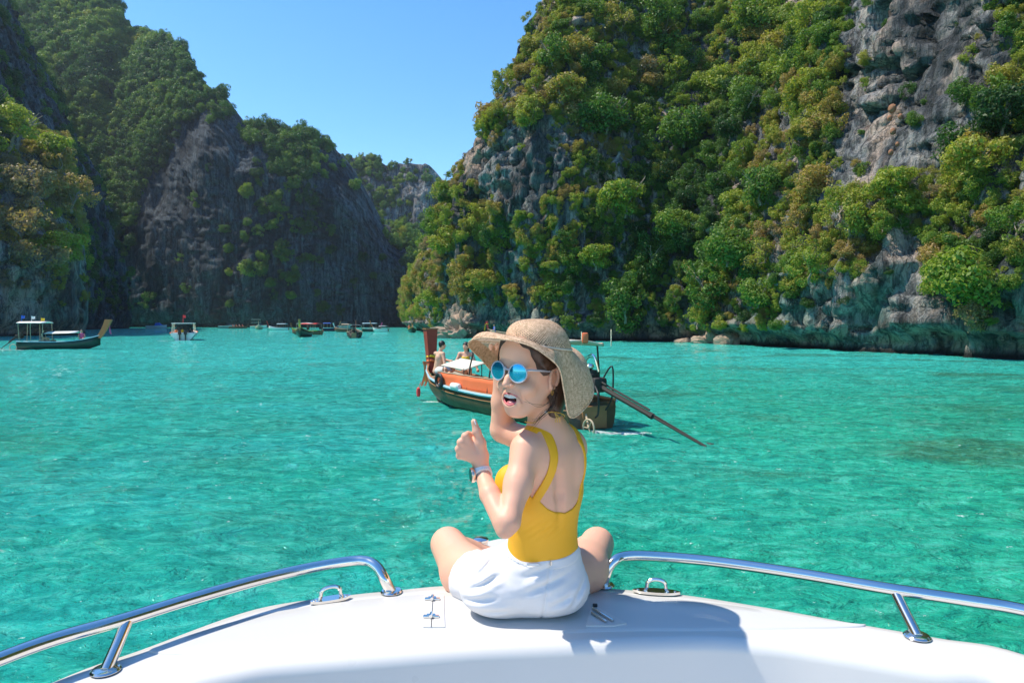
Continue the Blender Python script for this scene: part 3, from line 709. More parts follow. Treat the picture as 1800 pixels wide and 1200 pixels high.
named = [
 (1243, 140, 24, 'round', .52, 'vivid light green round bush high on the right cliff, beside a dark gully'),
 (1757, 205, 58, 'round', .03, 'big very dark green tree at the right edge, below the bare rock face'),
 (1712, 285, 62, 'layered', .62, 'broad ochre green tree under the dark tree at the right edge'),
 (1705, 500, 75, 'round', .44, 'largest leafy green tree, low at the right edge above the water'),
 (1785, 400, 50, 'loose', .40, 'green tree at the right edge midway up the cliff'),
 (1120, 352, 50, 'layered', .47, 'bright green spreading tree with a pale trunk standing over dark hollow'),
 (1110, 545, 46, 'tall', .30, 'dark green tree low over the water right of the straw hat'),
 (1160, 455, 40, 'tall', .22, 'grey green tree with rounded clumps in the middle of the cliff'),
 (1640, 342, 24, 'bare', .95, 'dry brown leafless round bush under the bare rock face'),
 (1345, 335, 46, 'round', .33, 'rounded green tree left of the ochre slope on the right cliff'),
 (1072, 215, 48, 'round', .30, 'rounded grey green tree near the top of the left buttress'),
 (1010, 160, 40, 'layered', .70, 'ochre leaved tree near the top of the left buttress'),
 (935, 215, 26, 'shrub', .58, 'yellow green cushion bush above the grey rock of the left buttress'),
 (1440, 50, 46, 'loose', .56, 'yellow green tree at the top left of the bare rock face'),
 (1350, 40, 55, 'round', .42, 'large light green tree at the top of the right cliff'),
 (1175, 60, 46, 'tall', .34, 'tall green tree beside the dark gully at the top of the cliff'),
 (1690, 170, 30, 'shrub', .28, 'dark green bush growing out of the bare rock face'),
 (1580, 320, 46, 'layered', .55, 'olive tree directly below the hanging reddish root balls'),
 (1480, 360, 44, 'loose', .60, 'olive brown tree in the centre of the ochre slope'),
 (1290, 440, 48, 'round', .36, 'green tree on the slope left of the ochre bushes'),
 (1250, 500, 50, 'tall', .30, 'tall green tree over the pale boulders at the waterline'),
 (1190, 395, 36, 'round', .42, 'mid green tree to the right of the bright spreading tree'),
 (1060, 460, 36, 'layered', .52, 'olive green tree above the straw hat'),
 (860, 500, 34, 'layered', .68, 'ochre brown tree on the left buttress low over the water'),
 (765, 540, 28, 'loose', .50, 'pale green shrub at the foot of the left buttress tip'),
 (790, 430, 30, 'shrub', .58, 'yellowish bush on the far edge of the left buttress'),
 (1430, 470, 40, 'loose', .48, 'yellow green tree above the turquoise overhang'),
 (1340, 520, 40, 'round', .40, 'round green tree left of the turquoise overhang'),
 (1710, 560, 40, 'twiggy', .9, 'grey twiggy half bare tree over the water at the right edge'),
 (1210, 230, 50, 'round', .30, 'dense green tree in the hollow between the two buttresses'),
 (985, 95, 34, 'shrub', .34, 'dark bush on the skyline of the left buttress'),
 (890, 145, 26, 'loose', .60, 'thin olive tree on the skyline of the left buttress'),
]
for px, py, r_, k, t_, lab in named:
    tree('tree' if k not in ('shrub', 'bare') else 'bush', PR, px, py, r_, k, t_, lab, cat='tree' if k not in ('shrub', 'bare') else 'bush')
LMK = [(1640, 120, 'the bare grey rock face'), (1590, 260, 'the hanging reddish root balls'), (1510, 540, 'the turquoise overhang'), (1120, 350, 'the bright spreading tree'), (925, 300, 'the grey rock of the left buttress'),
       (1040, 40, 'the summit of the left buttress'), (1250, 590, 'the pale boulders at the waterline'), (930, 570, 'the straw hat'), (1775, 400, 'the right edge cliff trees'), (1350, 200, 'the dark gully on the cliff'), (770, 480, 'the far edge of the left buttress'),
       (1450, 380, 'the centre of the ochre slope'), (1160, 530, 'the dark overhung shore'), (1300, 60, 'the leafy top of the cliff'), (1050, 300, 'the shaded hollow of the buttress')]
mass = []
tr = np.random.RandomState(9); placed = [(a[0], a[1], a[2]) for a in named]; cnt = 0
for _ in range(3000):
    px, py = tr.uniform(745, 1795), tr.uniform(8, 585)
    skyl = np.interp(px, [730, 790, 850, 900, 985, 1030], [330, 290, 160, 90, 20, -50])
    if py < skyl or py > 575: continue
    dd = float(dens_right(np.array([[0, 0, 9.]]), None, np.array([px]), np.array([py]))[0])
    if dd < 0.9: continue
    r_ = 10 + 17 * tr.rand() ** 1.6 * (0.75 if px < 1000 else 1.0)
    if min(math.hypot(px - a - 0, py - b_) - 0.62 * (r_ + c) for a, b_, c in placed) < 0: continue
    placed.append((px, py, r_)); cnt += 1
    p = on_cliff(PR, px, py)
    tt = float(tint_right(p[None], np.array([px]), np.array([py]), tr)[0])
    k = ['round', 'layered', 'tall', 'loose', 'shrub'][tr.choice(5, p=[.24, .10, .22, .30, .14])]
    cw = ['very dark green', 'dark green', 'mid green', 'yellow green', 'olive', 'ochre', 'brownish'][int(np.digitize(tt, [.12, .27, .42, .56, .68, .82]))]
    fw = {'round': 'rounded', 'layered': 'flat topped', 'tall': 'tall', 'loose': 'loose leaved', 'shrub': 'bushy'}[k]
    lm = min(LMK, key=lambda q: math.hypot(px - q[0], py - q[1])); dx, dy = px - lm[0], py - lm[1]
    dr = ('right of' if dx > 0 else 'left of') if abs(dx) > abs(dy) else ('below' if dy > 0 else 'above')
    sw = 'small ' if r_ < 13 else 'big ' if r_ > 20 else ''
    lab = '%s%s %s tree %s %s' % (sw, fw, cw, dr, lm[2])
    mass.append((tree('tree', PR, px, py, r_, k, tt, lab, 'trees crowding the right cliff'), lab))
    if cnt >= 170: break
seen = {}
for e, lab in mass: seen.setdefault(lab, []).append(e)
for lab, es in seen.items():
    if len(es) > 1:
        es.sort(key=lambda o: -o.location.z)
        words = ['highest', 'lowest'] if len(es) == 2 else ['highest', 'middle', 'lowest'] if len(es) == 3 else None
        for k, e in enumerate(es):
            if words: e['label'] = words[k] + ' ' + lab
for px, py, r_, k, t_, lab in [
 (20, 240, 55, 'loose', .56, 'yellow green tree at the left edge, highest of the sunlit trees there'),
 (85, 262, 44, 'layered', .50, 'olive flat crowned tree right of the highest sunlit tree on the left'),
 (105, 292, 40, 'loose', .84, 'ochre half bare tree below the olive tree on the left'),
 (50, 330, 50, 'loose', .97, 'greyish brown thin leaved tree at the left edge'),
 (125, 350, 46, 'loose', .86, 'brownish thin leaved tree reaching farthest right on the left cliff'),
 (40, 400, 58, 'bare', .9, 'tangle of pale bare branches at the left edge, midway down'),
 (115, 435, 44, 'layered', .60, 'olive green tree below the bare branches on the left'),
 (70, 460, 52, 'bare', .9, 'lowest bare tree with pale drooping branches on the left cliff'),
 (10, 170, 34, 'shrub', .30, 'dark green bush at the left edge over the sunlit trees'),
]:
    tree('tree', PSP, px, py, r_, k, t_, lab)

BALL = simple('reddish_roots', (.30, .14, .075), .9, var=.4, vscale=8, bmp=.6)
for k, (px, py, r_) in enumerate(((1571, 187, 8), (1569, 228, 6), (1568, 262, 5), (1562, 205, 5), (1580, 212, 5), (1575, 250, 4))):
    p = on_cliff(PR, px, py); s_ = .8 * r_ * p[1] / F
    m = MB().ball(Vector(p) + Vector((-.4, -.4, 0)), (s_, s_, s_ * 1.3), 3)
    for v in m.bm.verts: v.co += Vector(np.random.normal(size=3) * .05 * s_)
    o = m.build('root_ball', BALL); tag(o, ['topmost and largest', 'middle', 'lowest', 'small left', 'small right', 'small lower'][k] + ' reddish ball of roots hanging on the bare rock face', 'root ball', 'reddish root balls hanging on the rock face')
# ------------------------------------------------------------------ our boat: white foredeck, rails, fittings
METAL = simple('stainless_steel', (0.80, 0.765, 0.72), 0.13, 1.0, var=.05)
BLACK = simple('black_rubber', (0.02, 0.02, 0.022), 0.5)
def gelcoat(name, col, rough):
    m, n, b, out = newmat(name); v = coords(n)
    n.links.new(mixc(n, [x * .94 for x in col], col, noise(n, v, 2.3, 5, .65)), b.inputs['Base Color'])
    n.links.new(math_(n, 'ADD', math_(n, 'MULTIPLY', noise(n, v, 5, 4), .15), rough - .07), b.inputs['Roughness'])
    b.inputs['Coat Weight'].default_value = .25; b.inputs['Coat Roughness'].default_value = .12
    bump(n, b, math_(n, 'ADD', noise(n, v, 6, 3), math_(n, 'MULTIPLY', noise(n, v, 900 if rough > .4 else 60, 2), .5 if rough > .4 else .05)), .12, .006); return m
def foredeck():
    DZ = CAMZ - 0.85
    GEL = gelcoat('white_gelcoat', (.69, .675, .65), .30); PAN = gelcoat('deck_nonskid', (.62, .615, .60), .5)
    root = empty('motorboat', (0, 1.0, DZ), 0, 'white bow of the motorboat in the foreground with polished steel rails', 'motorboat'); rb = Vector(root.location)
    def own(o, par=None):
        o.parent = par or root
        o.location = -rb if par is None else (0, 0, 0); return o
    P = lambda px, py, z=DZ: Vector(at_z(px, py, z))
    outer = [Vector((-1.5, -4, DZ)), Vector((-1.5, -1.5, DZ)), Vector((-1.46, .3, DZ)), Vector((-1.28, 1.15, DZ)), P(90, 1200), P(250, 1141), P(450, 1070), P(610, 1046), P(690, 1038), P(770, 1030), P(870, 1026), P(970, 1026),
             P(1060, 1033), P(1200, 1045), P(1350, 1068), P(1500, 1095), P(1650, 1121), P(1800, 1150), Vector((1.50, 1.35, DZ)), Vector((1.72, .3, DZ)), Vector((1.74, -1.5, DZ)), Vector((1.74, -4, DZ))]
    inner = [Vector((-1.15, -4, DZ)), Vector((-1.15, -1.5, DZ)), Vector((-1.12, .3, DZ)), Vector((-1.0, .95, DZ)), P(235, 1235), P(328, 1196), P(420, 1172), P(520, 1156), P(720, 1140), P(850, 1130), P(970, 1124),
             P(1080, 1120), P(1180, 1117), P(1263, 1117), P(1380, 1126), P(1500, 1144), P(1640, 1166), P(1800, 1190), Vector((1.33, 1.22, DZ)), Vector((1.38, .3, DZ)), Vector((1.38, -1.5, DZ)), Vector((1.38, -4, DZ))]
    O = [Vector(p) for p in spline(outer, 7)]; I = [Vector(p) for p in spline(inner, 7)]
    up = Vector((0, 0, 1)); rows = []
    def off(L, i):
        a = (L[min(i + 1, len(L) - 1)] - L[max(i - 1, 0)]).normalized(); return Vector((-a.y, a.x, 0))      # points outboard (left of travel)
    def row(fn): rows.append([fn(i) for i in range(len(O))])
    oo = [off(O, i) for i in range(len(O))]; ii = [off(I, i) for i in range(len(I))]
    row(lambda i: O[i] - oo[i] * .34 - up * 1.75); row(lambda i: O[i] - oo[i] * .22 - up * 1.15); row(lambda i: O[i] - oo[i] * .05 - up * .35)
    row(lambda i: O[i] + oo[i] * .012 - up * .16); row(lambda i: O[i] + oo[i] * .022 - up * .05); row(lambda i: O[i] + oo[i] * .020 - up * .025)
    row(lambda i: O[i] + oo[i] * .012 - up * .008); row(lambda i: O[i] + up * 0)
    for t in (.12, .3, .5, .7, .88): row(lambda i, t=t: O[i].lerp(I[i], t))
    row(lambda i: I[i] + ii[i] * .012)
    rr = .034
    for a in (0, 15, 30, 45, 60, 75, 90): row(lambda i, a=a: I[i] - ii[i] * rr * math.sin(R(a)) - up * rr * (1 - math.cos(R(a))))
    row(lambda i: I[i] - ii[i] * (rr + .004) - up * .12); row(lambda i: I[i] - ii[i] * (rr + .02) - up * .38); row(lambda i: I[i] - ii[i] * (rr + .035) - up * .60)
    own(MB().grid(rows).build('hull', GEL, angle=60))
    own(MB().box((0.1, -.9, DZ - .615), (2.6, 5.4, .03)).build('cockpit_floor', PAN))
    own(MB().prism([(-.20, 1.98), (.225, 1.98), (.215, 2.45), (.17, 2.60), (.08, 2.66), (-.05, 2.66), (-.14, 2.60), (-.19, 2.45)], .07, Matrix.Translation((0, 0, DZ - .0705))).build('pulpit', GEL))
    # non-skid panel, a few millimetres proud, with rounded ends
    pe = [P(262, 1146), P(300, 1151), P(420, 1146), P(560, 1139), P(720, 1131), P(850, 1122), P(960, 1115), P(1100, 1110), P(1250, 1109), P(1400, 1106), P(1505, 1103), P(1522, 1099)]
    po = [P(268, 1142), P(350, 1112), P(450, 1082), P(560, 1062), P(690, 1047), P(800, 1039), P(900, 1035), P(1000, 1036), P(1100, 1044), P(1280, 1064), P(1430, 1089), P(1512, 1099)]
    a = spline(pe, 6); b_ = spline(po, 6)
    rws = [[Vector(p) - up * .002 for p in a], [Vector(p) + (Vector(q) - Vector(p)) * .03 + up * .0035 for p, q in zip(a, b_)]] + [[Vector(p).lerp(Vector(q), t) + up * .005 for p, q in zip(a, b_)] for t in (.06, .35, .65, .95)] + [[Vector(q) - up * .002 for q in b_]]
    own(MB().grid(rws).build('nonskid_panel', PAN, angle=60))
    # rails
    RZ = DZ + .09
    def rail(pts, post_b, post_t, end_b):
        path = spline([tuple(p) for p in pts], 8)
        r_ = own(MB().tube(path, .0172, 16).build('guard_rail', METAL))
        for (a_, b2) in ((post_b, post_t),):
            own(MB().tube([a_ + up * .003, a_ + (b2 - a_) * .5, b2], .0152, 16).build('post', METAL), r_)
        for e, ax in ((post_b, (post_t - post_b)), (end_b, Vector(path[3 if end_b == pts[0] else -4]) - end_b)):
            fl = own(MB().lathe([(0, .0065), (.019, .0065), (.030, .005), (.034, .001), (.034, 0)], 28, Matrix.Translation(e + up * .004)).build('flange', METAL), r_)
            for k in range(4):
                t = R(45 + 90 * k); own(MB().lathe([(0, .0018), (.0035, .0012), (.0042, 0)], 10, Matrix.Translation(e + Vector((.0265 * math.cos(t), .0265 * math.sin(t), .0085)))).build('screw', METAL), r_)
    rail([P(688, 1041), P(676, 1018, DZ + .045), P(662, 996, DZ + .078), P(642, 986, RZ), P(610, 987, RZ), P(540, 999, RZ), P(450, 1020, RZ), P(330, 1054, RZ), P(220, 1088, RZ), P(100, 1122, RZ), P(0, 1158, RZ), P(-140, 1215, RZ), P(-420, 1360, RZ)],
         P(186, 1180), P(226, 1086, RZ), P(688, 1041))
    rail([P(1062, 1030), P(1068, 1004, DZ + .05), P(1080, 986, DZ + .08), P(1104, 977, RZ), P(1160, 978, RZ), P(1260, 987, RZ), P(1400, 1007, RZ), P(1560, 1034, RZ), P(1700, 1055, RZ), P(1800, 1072, RZ), P(2000, 1120, RZ), P(2350, 1240, RZ)],
         P(1612, 1120), P(1570, 1034, RZ), P(1062, 1030))
    # cleats at the gunwale
    for (x0, y0, x1, y1) in ((545, 1063, 617, 1051), (1112, 1041, 1196, 1046)):
        p, q = P(x0, y0), P(x1, y1); d = (q - p).normalized(); s_ = Vector((-d.y, d.x, 0)); c = (p + q) / 2
        M = Matrix(((d.x, s_.x, 0, c.x), (d.y, s_.y, 0, c.y), (0, 0, 1, c.z + .004), (0, 0, 0, 1))); Lh = (q - p).length / 2
        pl = [(Lh * math.cos(t), .017 * math.sin(t) * (1.15 if abs(math.cos(t)) < .8 else .9)) for t in np.linspace(0, 2 * math.pi, 24, endpoint=False)]
        cl = own(MB().prism(pl, .008, M).build('cleat', METAL))
        arch = [M @ Vector((x, 0, z)) for x, z in ((-.036, .004), (-.030, .016), (-.027, .032), (-.012, .041), (.012, .041), (.027, .032), (.030, .016), (.036, .004))]
        own(MB().tube(spline([tuple(v) for v in arch], 4), .0058, 10).build('cleat_loop', METAL), cl)
        for sg in (-1, 1): own(MB().lathe([(0, .003), (.004, .002), (.005, 0)], 10, M @ Matrix.Translation((sg * Lh * .78, 0, .008))).build('screw', METAL), cl)
    # hatch with two hinges left of the woman
    hatch = [P(744, 1106), P(782, 1106), P(780, 1049), P(746, 1049)]
    hp = own(MB().prism([(p.x, p.y) for p in hatch], .0035, Matrix.Translation((0, 0, DZ + .0045))).build('hinge_panel', GEL))
    own(MB().tube([P(758, 1101, DZ + .0085), P(761, 1052, DZ + .0085)], .0012, 5).build('hatch_seam', BLACK), hp)
    for (px, py) in ((760, 1058), (758, 1089)):
        c = P(px, py) + up * .011
        h = own(MB().box(c, (.046, .014, .005), bevel=.0015).build('hinge', METAL), hp)
        h2 = own(MB().tube([c + Vector((0, -.012, .004)), c + Vector((0, .012, .004))], .0052, 10).tube([c + Vector((-.012, 0, .004)), c + Vector((.012, 0, .004))], .004, 8).build('hinge_knuckle', METAL), hp)
    # moulded recess with a latch right of her
    tri = [P(1038, 1072), P(1048, 1070), P(1102, 1100), P(1078, 1104), P(1030, 1104)]
    tr_ = own(MB().prism([(p.x, p.y) for p in tri], .0045, Matrix.Translation((0, 0, DZ + .0045))).build('latch_plate', GEL))
    for a_, b2 in (((1042, 1076), (1078, 1098)), ((1040, 1084), (1066, 1100))):
        own(MB().tube([P(*a_) + up * .013, P(*b2) + up * .013], .004, 8).build('latch_bar', METAL), tr_)
    c = P(1046, 1071) + up * .014; own(MB().box(c, (.014, .010, .008), bevel=.002).build('latch_knob', BLACK), tr_)
    # steel post on the pulpit
    q = Vector((at(845, 960, 2.44).x, 2.44, DZ))
    own(MB().lathe([(.030, 0), (.030, .004), (.026, .006), (.026, .060), (.028, .062), (.028, .069), (.024, .072), (0, .073)], 28, Matrix.Translation(q)).build('mooring_post', METAL))
foredeck()
# ------------------------------------------------------------------ bodies: one blended surface each
def axis(lo, hi, fine, df, dc):
    """coordinates with small steps inside fine=(a, b) and wide ones outside"""
    out = [lo]
    while out[-1] < hi: out.append(out[-1] + (df if fine[0] <= out[-1] < fine[1] else dc))
    return np.array(out, np.float32)
class Body:
    def __init__(s, xs, ys, zs):
        s.x, s.y, s.z = xs, ys, zs; s.v = np.full((len(xs), len(ys), len(zs)), 0.5, np.float32)
    def twin(s):
        b = Body.__new__(Body); b.x, b.y, b.z = s.x, s.y, s.z; b.v = np.full(s.v.shape, 0.5, np.float32); return b
    def sub(s, lo, hi, m):
        sl = []
        for a, l, h in ((s.x, lo[0], hi[0]), (s.y, lo[1], hi[1]), (s.z, lo[2], hi[2])):
            i0, i1 = np.searchsorted(a, l - m), np.searchsorted(a, h + m)
            sl.append(slice(max(0, i0 - 1), min(len(a), i1 + 1)))
        return tuple(sl)
    def _mix(s, sl, d, k, op):
        a = s.v[sl]
        if op == 'cut': d = -d
        if op == 'add':
            if k > 0: h = np.clip(0.5 + 0.5 * (a - d) / k, 0, 1); r = a * (1 - h) + d * h - k * h * (1 - h)
            else: r = np.minimum(a, d)
        else:
            if k > 0: h = np.clip(0.5 - 0.5 * (a - d) / k, 0, 1); r = a * (1 - h) + d * h + k * h * (1 - h)
            else: r = np.maximum(a, d)
        s.v[sl] = r
    def cone(s, a, b, ra, rb, k=0.02, op='add', fl=None):
        """tapered limb from a to b; fl=(axis, factor) squeezes it across that axis"""
        a = np.array(a, np.float32); b = np.array(b, np.float32); r = max(ra, rb)
        sl = s.sub(np.minimum(a, b) - r, np.maximum(a, b) + r, k + 0.012)
        X = s.x[sl[0]][:, None, None] - a[0]; Y = s.y[sl[1]][None, :, None] - a[1]; Z = s.z[sl[2]][None, None, :] - a[2]
        d = b - a; L2 = float(d @ d) + 1e-12
        t = np.clip((X * d[0] + Y * d[1] + Z * d[2]) / L2, 0, 1)
        X = X - t * d[0]; Y = Y - t * d[1]; Z = Z - t * d[2]
        if fl is not None:
            ax = np.array(fl[0], np.float32); ax /= np.linalg.norm(ax); q = X * ax[0] + Y * ax[1] + Z * ax[2]
            e = 1.0 / fl[1] - 1.0; X = X + q * ax[0] * e; Y = Y + q * ax[1] * e; Z = Z + q * ax[2] * e
        s._mix(sl, np.sqrt(X * X + Y * Y + Z * Z) - (ra + (rb - ra) * t), k, op); return s
    def chain(s, pts, rads, k=0.02, op='add', fl=None):
        for (p, q, r0, r1) in zip(pts, pts[1:], rads, rads[1:]): s.cone(p, q, r0, r1, k, op, fl)
        return s
    def ell(s, c, r, M=None, k=0.02, op='add'):
        """ellipsoid; the rows of M are its local axes"""
        c = np.array(c, np.float32); r = np.array(r, np.float32); M = np.eye(3, dtype=np.float32) if M is None else np.array(M, np.float32)
        ext = np.sqrt(((M * r[:, None]) ** 2).sum(0))
        sl = s.sub(c - ext, c + ext, k + 0.012)
        X = s.x[sl[0]][:, None, None] - c[0]; Y = s.y[sl[1]][None, :, None] - c[1]; Z = s.z[sl[2]][None, None, :] - c[2]
        k0 = 0; k1 = 0
        for i in range(3):
            q = (X * M[i, 0] + Y * M[i, 1] + Z * M[i, 2]) / r[i]
            k0 = k0 + q * q; k1 = k1 + (q / r[i]) ** 2
        k0 = np.sqrt(k0); k1 = np.sqrt(k1) + 1e-9
        s._mix(sl, k0 * (k0 - 1.0) / k1, k, op); return s
    def plane(s, p, n, k=0.0, box=None):
        """keeps only what lies behind the plane"""
        n = np.array(n, np.float32); n /= np.linalg.norm(n)
        sl = s.sub(*box, 0) if box else (slice(None),) * 3
        X = s.x[sl[0]][:, None, None] - p[0]; Y = s.y[sl[1]][None, :, None] - p[1]; Z = s.z[sl[2]][None, None, :] - p[2]
        s._mix(sl, X * n[0] + Y * n[1] + Z * n[2], k, 'isect'); return s
    def mesh(s, name, mats, matf=None, smooth_it=2, floor=None):
        v = s.v
        ins = v < 0
        nx, ny, nz = v.shape
        c = np.zeros((nx - 1, ny - 1, nz - 1), np.int8)
        for a in (0, 1):
            for b in (0, 1):
                for d in (0, 1): c += ins[a:nx - 1 + a, b:ny - 1 + b, d:nz - 1 + d]
        act = (c > 0) & (c < 8); I, J, K = np.nonzero(act); del c
        idx = np.full(act.shape, -1, np.int32); idx[I, J, K] = np.arange(len(I))
        acc = np.zeros((len(I), 3), np.float32); w = np.zeros(len(I), np.float32)
        cor = [(a, b, d) for a in (0, 1) for b in (0, 1) for d in (0, 1)]
        val = {q: v[I + q[0], J + q[1], K + q[2]] for q in cor}
        xyz = (s.x, s.y, s.z); IJK = (I, J, K)
        for q in cor:
            for ax in range(3):
                if q[ax]: continue
                q2 = list(q); q2[ax] = 1; q2 = tuple(q2)
                a_, b_ = val[q], val[q2]; m = (a_ < 0) != (b_ < 0)
                t = np.where(m, a_ / np.where(m, a_ - b_, 1), 0)
                for e in range(3):
                    g0 = xyz[e][IJK[e] + q[e]]
                    if e == ax: g0 = g0 + t * (xyz[e][IJK[e] + 1] - g0)
                    acc[:, e] += np.where(m, g0, 0)
                w += m
        V = acc / w[:, None]; F_ = []
        for ax in range(3):
            o1, o2 = [(1, 2), (2, 0), (0, 1)][ax]
            sl0 = [slice(1, -1)] * 3; sl0[ax] = slice(0, -1); sl1 = list(sl0); sl1[ax] = slice(1, None)
            A_, B_ = ins[tuple(sl0)], ins[tuple(sl1)]
            E = np.nonzero(A_ != B_); e = [E[0] + (0 if ax == 0 else 1), E[1] + (0 if ax == 1 else 1), E[2] + (0 if ax == 2 else 1)]
            def cell(d1, d2):
                q = [x.copy() for x in e]; q[o1] -= d1; q[o2] -= d2; return idx[q[0], q[1], q[2]]
            quad = np.stack([cell(0, 0), cell(1, 0), cell(1, 1), cell(0, 1)], 1)
            flip = ~A_[E]; quad[flip] = quad[flip][:, ::-1]; F_.append(quad)
        F_ = np.concatenate(F_); F_ = F_[(F_ >= 0).all(1)]
        for _ in range(smooth_it):            # light relaxing of the cell pattern
            sm = np.zeros_like(V); ct = np.zeros(len(V), np.float32)
            for a in range(4):
                for b in (1, 3):
                    np.add.at(sm, F_[:, a], V[F_[:, (a + b) % 4]]); np.add.at(ct, F_[:, a], 1)
            V = V * 0.5 + 0.5 * sm / np.maximum(ct, 1)[:, None]
        if floor is not None: V[:, 2] = np.maximum(V[:, 2], floor)
        me = fast_mesh(name, V, F_)
        for m in mats: me.materials.append(m)
        if matf is not None:
            cen = V[F_].mean(1)
            if len(me.polygons) == len(cen): me.polygons.foreach_set('material_index', matf(cen).astype(np.int32))
        me.polygons.foreach_set('use_smooth', [True] * len(me.polygons))
        return me
def yawM(deg):
    """rows: her right, her front, up, for a figure turned deg to the left of straight ahead"""
    a = R(deg); return np.array([[math.cos(a), math.sin(a), 0], [-math.sin(a), math.cos(a), 0], [0, 0, 1]])

def skin_material(name, col, dark):
    m, n, b, out = newmat(name)
    v = coords(n)
    c = mixc(n, dark, col, noise(n, v, 7, 4, 0.55))
    c = mixc(n, c, [min(1, col[0] * 1.02), col[1] * 0.86, col[2] * 0.82], math_(n, 'MULTIPLY', noise(n, v, 14, 3), 0.5))
    n.links.new(c, b.inputs['Base Color']); b.inputs['Roughness'].default_value = 0.48
    b.inputs['Specular IOR Level'].default_value = 0.35
    b.inputs['Subsurface Weight'].default_value = 0.18; b.inputs['Subsurface Radius'].default_value = (0.016, 0.006, 0.003); b.inputs['Subsurface Scale'].default_value = 0.6
    bump(n, b, noise(n, v, 420, 3), 0.10, 0.001)
    return m
# ------------------------------------------------------------------ the woman sitting on the foredeck
DECKZ = CAMZ - 0.85
A = lambda px, py, Y: np.array(at(px, py, Y))
SKIN = skin_material('skin', (0.83, 0.48, 0.34), (0.73, 0.39, 0.265))
def woman():
    root = empty('person', (0.04, 2.0, DECKZ), 0, 'woman in yellow swimsuit and white shorts on the bow, looking back, thumb up', 'woman')
    base = Vector(root.location)
    def adopt(o): o.parent = root; o.location = -base; return o
    def put(name, me, mat=None): return adopt(link_mesh(name, me, mat))
    psi = R(40); HC = A(934, 654, 1.875)
    f = np.array([-math.sin(psi), -math.cos(psi), 0.0]); l = np.array([math.cos(psi), -math.sin(psi), 0.0]); u = np.array([0, 0, 1.0])
    tl = R(3); l, u = l * math.cos(tl) - u * math.sin(tl), u * math.cos(tl) + l * math.sin(tl)
    HM = np.stack([f, l, u]); H = lambda a, b, c: HC + f * a + l * b + u * c
    B = Body(axis(-.34, .40, (-.125, .15), .0019, .0038), axis(1.62, 2.62, (1.75, 1.97), .0019, .0042), axis(1.345, 2.22, (1.86, 2.2), .0019, .0038))
    # torso first: the swimsuit is cut from it
    T = B.twin()
    T.ell(A(953, 985, 1.97), (.112, .084, .10), yawM(22), .03)
    T.ell(A(955, 925, 1.955), (.104, .078, .10), yawM(34), .04)
    T.ell(A(961, 860, 1.935), (.120, .088, .115), yawM(46), .04)
    T.ell(A(966, 800, 1.925), (.128, .080, .085), yawM(52), .04)
    yb = yawM(50); bc = A(961, 852, 1.935)
    for sgn in (-1, 1): T.ell(bc + yb[1] * .082 + yb[0] * .052 * sgn + np.array([0, 0, .004]), (.050, .048, .050), yb, .025)
    T.cone(A(928, 786, 1.86), A(960, 752, 1.905), .034, .030, .05)                    # shoulders slope to the neck
    T.cone(A(1000, 782, 1.99), A(966, 752, 1.92), .034, .030, .05)
    sp = [A(981, 835, 1.845), A(984, 870, 1.855), A(985, 930, 1.868)]
    for p, q in zip(sp, sp[1:]): T.cone(p + [0, -.006, 0], q + [0, -.006, 0], .006, .006, .022, 'cut')   # groove of the spine
    sb = A(950, 815, 1.80); T.ell(A(946, 812, 1.862), (.035, .018, .045), yawM(40), .03)                  # shoulder blade
    T.ell(A(1012, 815, 1.92), (.022, .02, .045), yawM(40), .03)
    sl = (slice(None),) * 3; B.v = T.v.copy()
    # pelvis and legs
    B.ell((.035, 1.99, 1.445), (.145, .105, .088), None, .03)
    B.chain([(-.035, 2.0, 1.43), A(818, 1003, 2.17), A(787, 956, 2.34)], [.074, .076, .059], .03)
    B.chain([(.115, 2.0, 1.43), A(1026, 998, 2.17), A(1050, 955, 2.34)], [.074, .074, .057], .03)
    B.chain([A(789, 957, 2.35), A(822, 972, 2.40), A(905, 990, 2.44)], [.050, .047, .030], .02)
    B.chain([A(1048, 957, 2.36), A(1010, 975, 2.45), A(925, 985, 2.53)], [.050, .047, .030], .02)
    for p, q in ((A(905, 990, 2.44), A(960, 998, 2.43)), (A(925, 985, 2.53), A(868, 990, 2.54))):
        B.cone(p, q, .032, .024, .02); B.cone(q, q + (q - p) * .3, .024, .014, .015)
    # neck and head
    B.cone(A(966, 762, 1.905), H(-.032, .004, -.075), .045, .042, .03)
    B.ell(H(-.014, 0, .030), (.096, .076, .094), HM, .01)
    B.ell(H(.034, 0, -.032), (.059, .0545, .064), HM, .03)
    B.ell(H(.024, 0, -.076), (.060, .040, .036), HM, .03)
    B.ell(H(.068, .002, -.103), (.018, .020, .015), HM, .022)
    for sg in (-1, 1):
        B.ell(H(.066, .037 * sg, -.036), (.024, .022, .019), HM, .016)
        B.cone(H(-.002, .058 * sg, -.035), H(.054, .022 * sg, -.097), .013, .012, .025)
        B.ell(H(.078, .030 * sg, -.002), (.012, .016, .010), HM, .012, 'cut')
        B.ell(H(.078, .031 * sg, -.001), (.011, .013, .009), HM, .006)
        B.ell(H(.082, .026 * sg, .020), (.012, .022, .008), HM, .014)
    B.ell(H(.070, 0, .055), (.026, .05, .036), HM, .03)
    B.chain([H(.086, 0, .006), H(.097, 0, -.010), H(.107, 0, -.025)], [.0072, .0082, .0092], .010)
    for sg in (-1, 1):
        B.ell(H(.097, .0125 * sg, -.029), (.0090, .0068, .0065), HM, .006)
        B.ell(H(.101, .0070 * sg, -.0365), (.005, .0034, .0038), HM, .003, 'cut')
    B.ell(H(.083, .0045, -.066), (.014, .033, .029), HM, .016)                             # the mouth stands a little forward
    B.ell(H(.092, .0030, -.0665), (.036, .0234, .0170), HM, .003, 'cut')
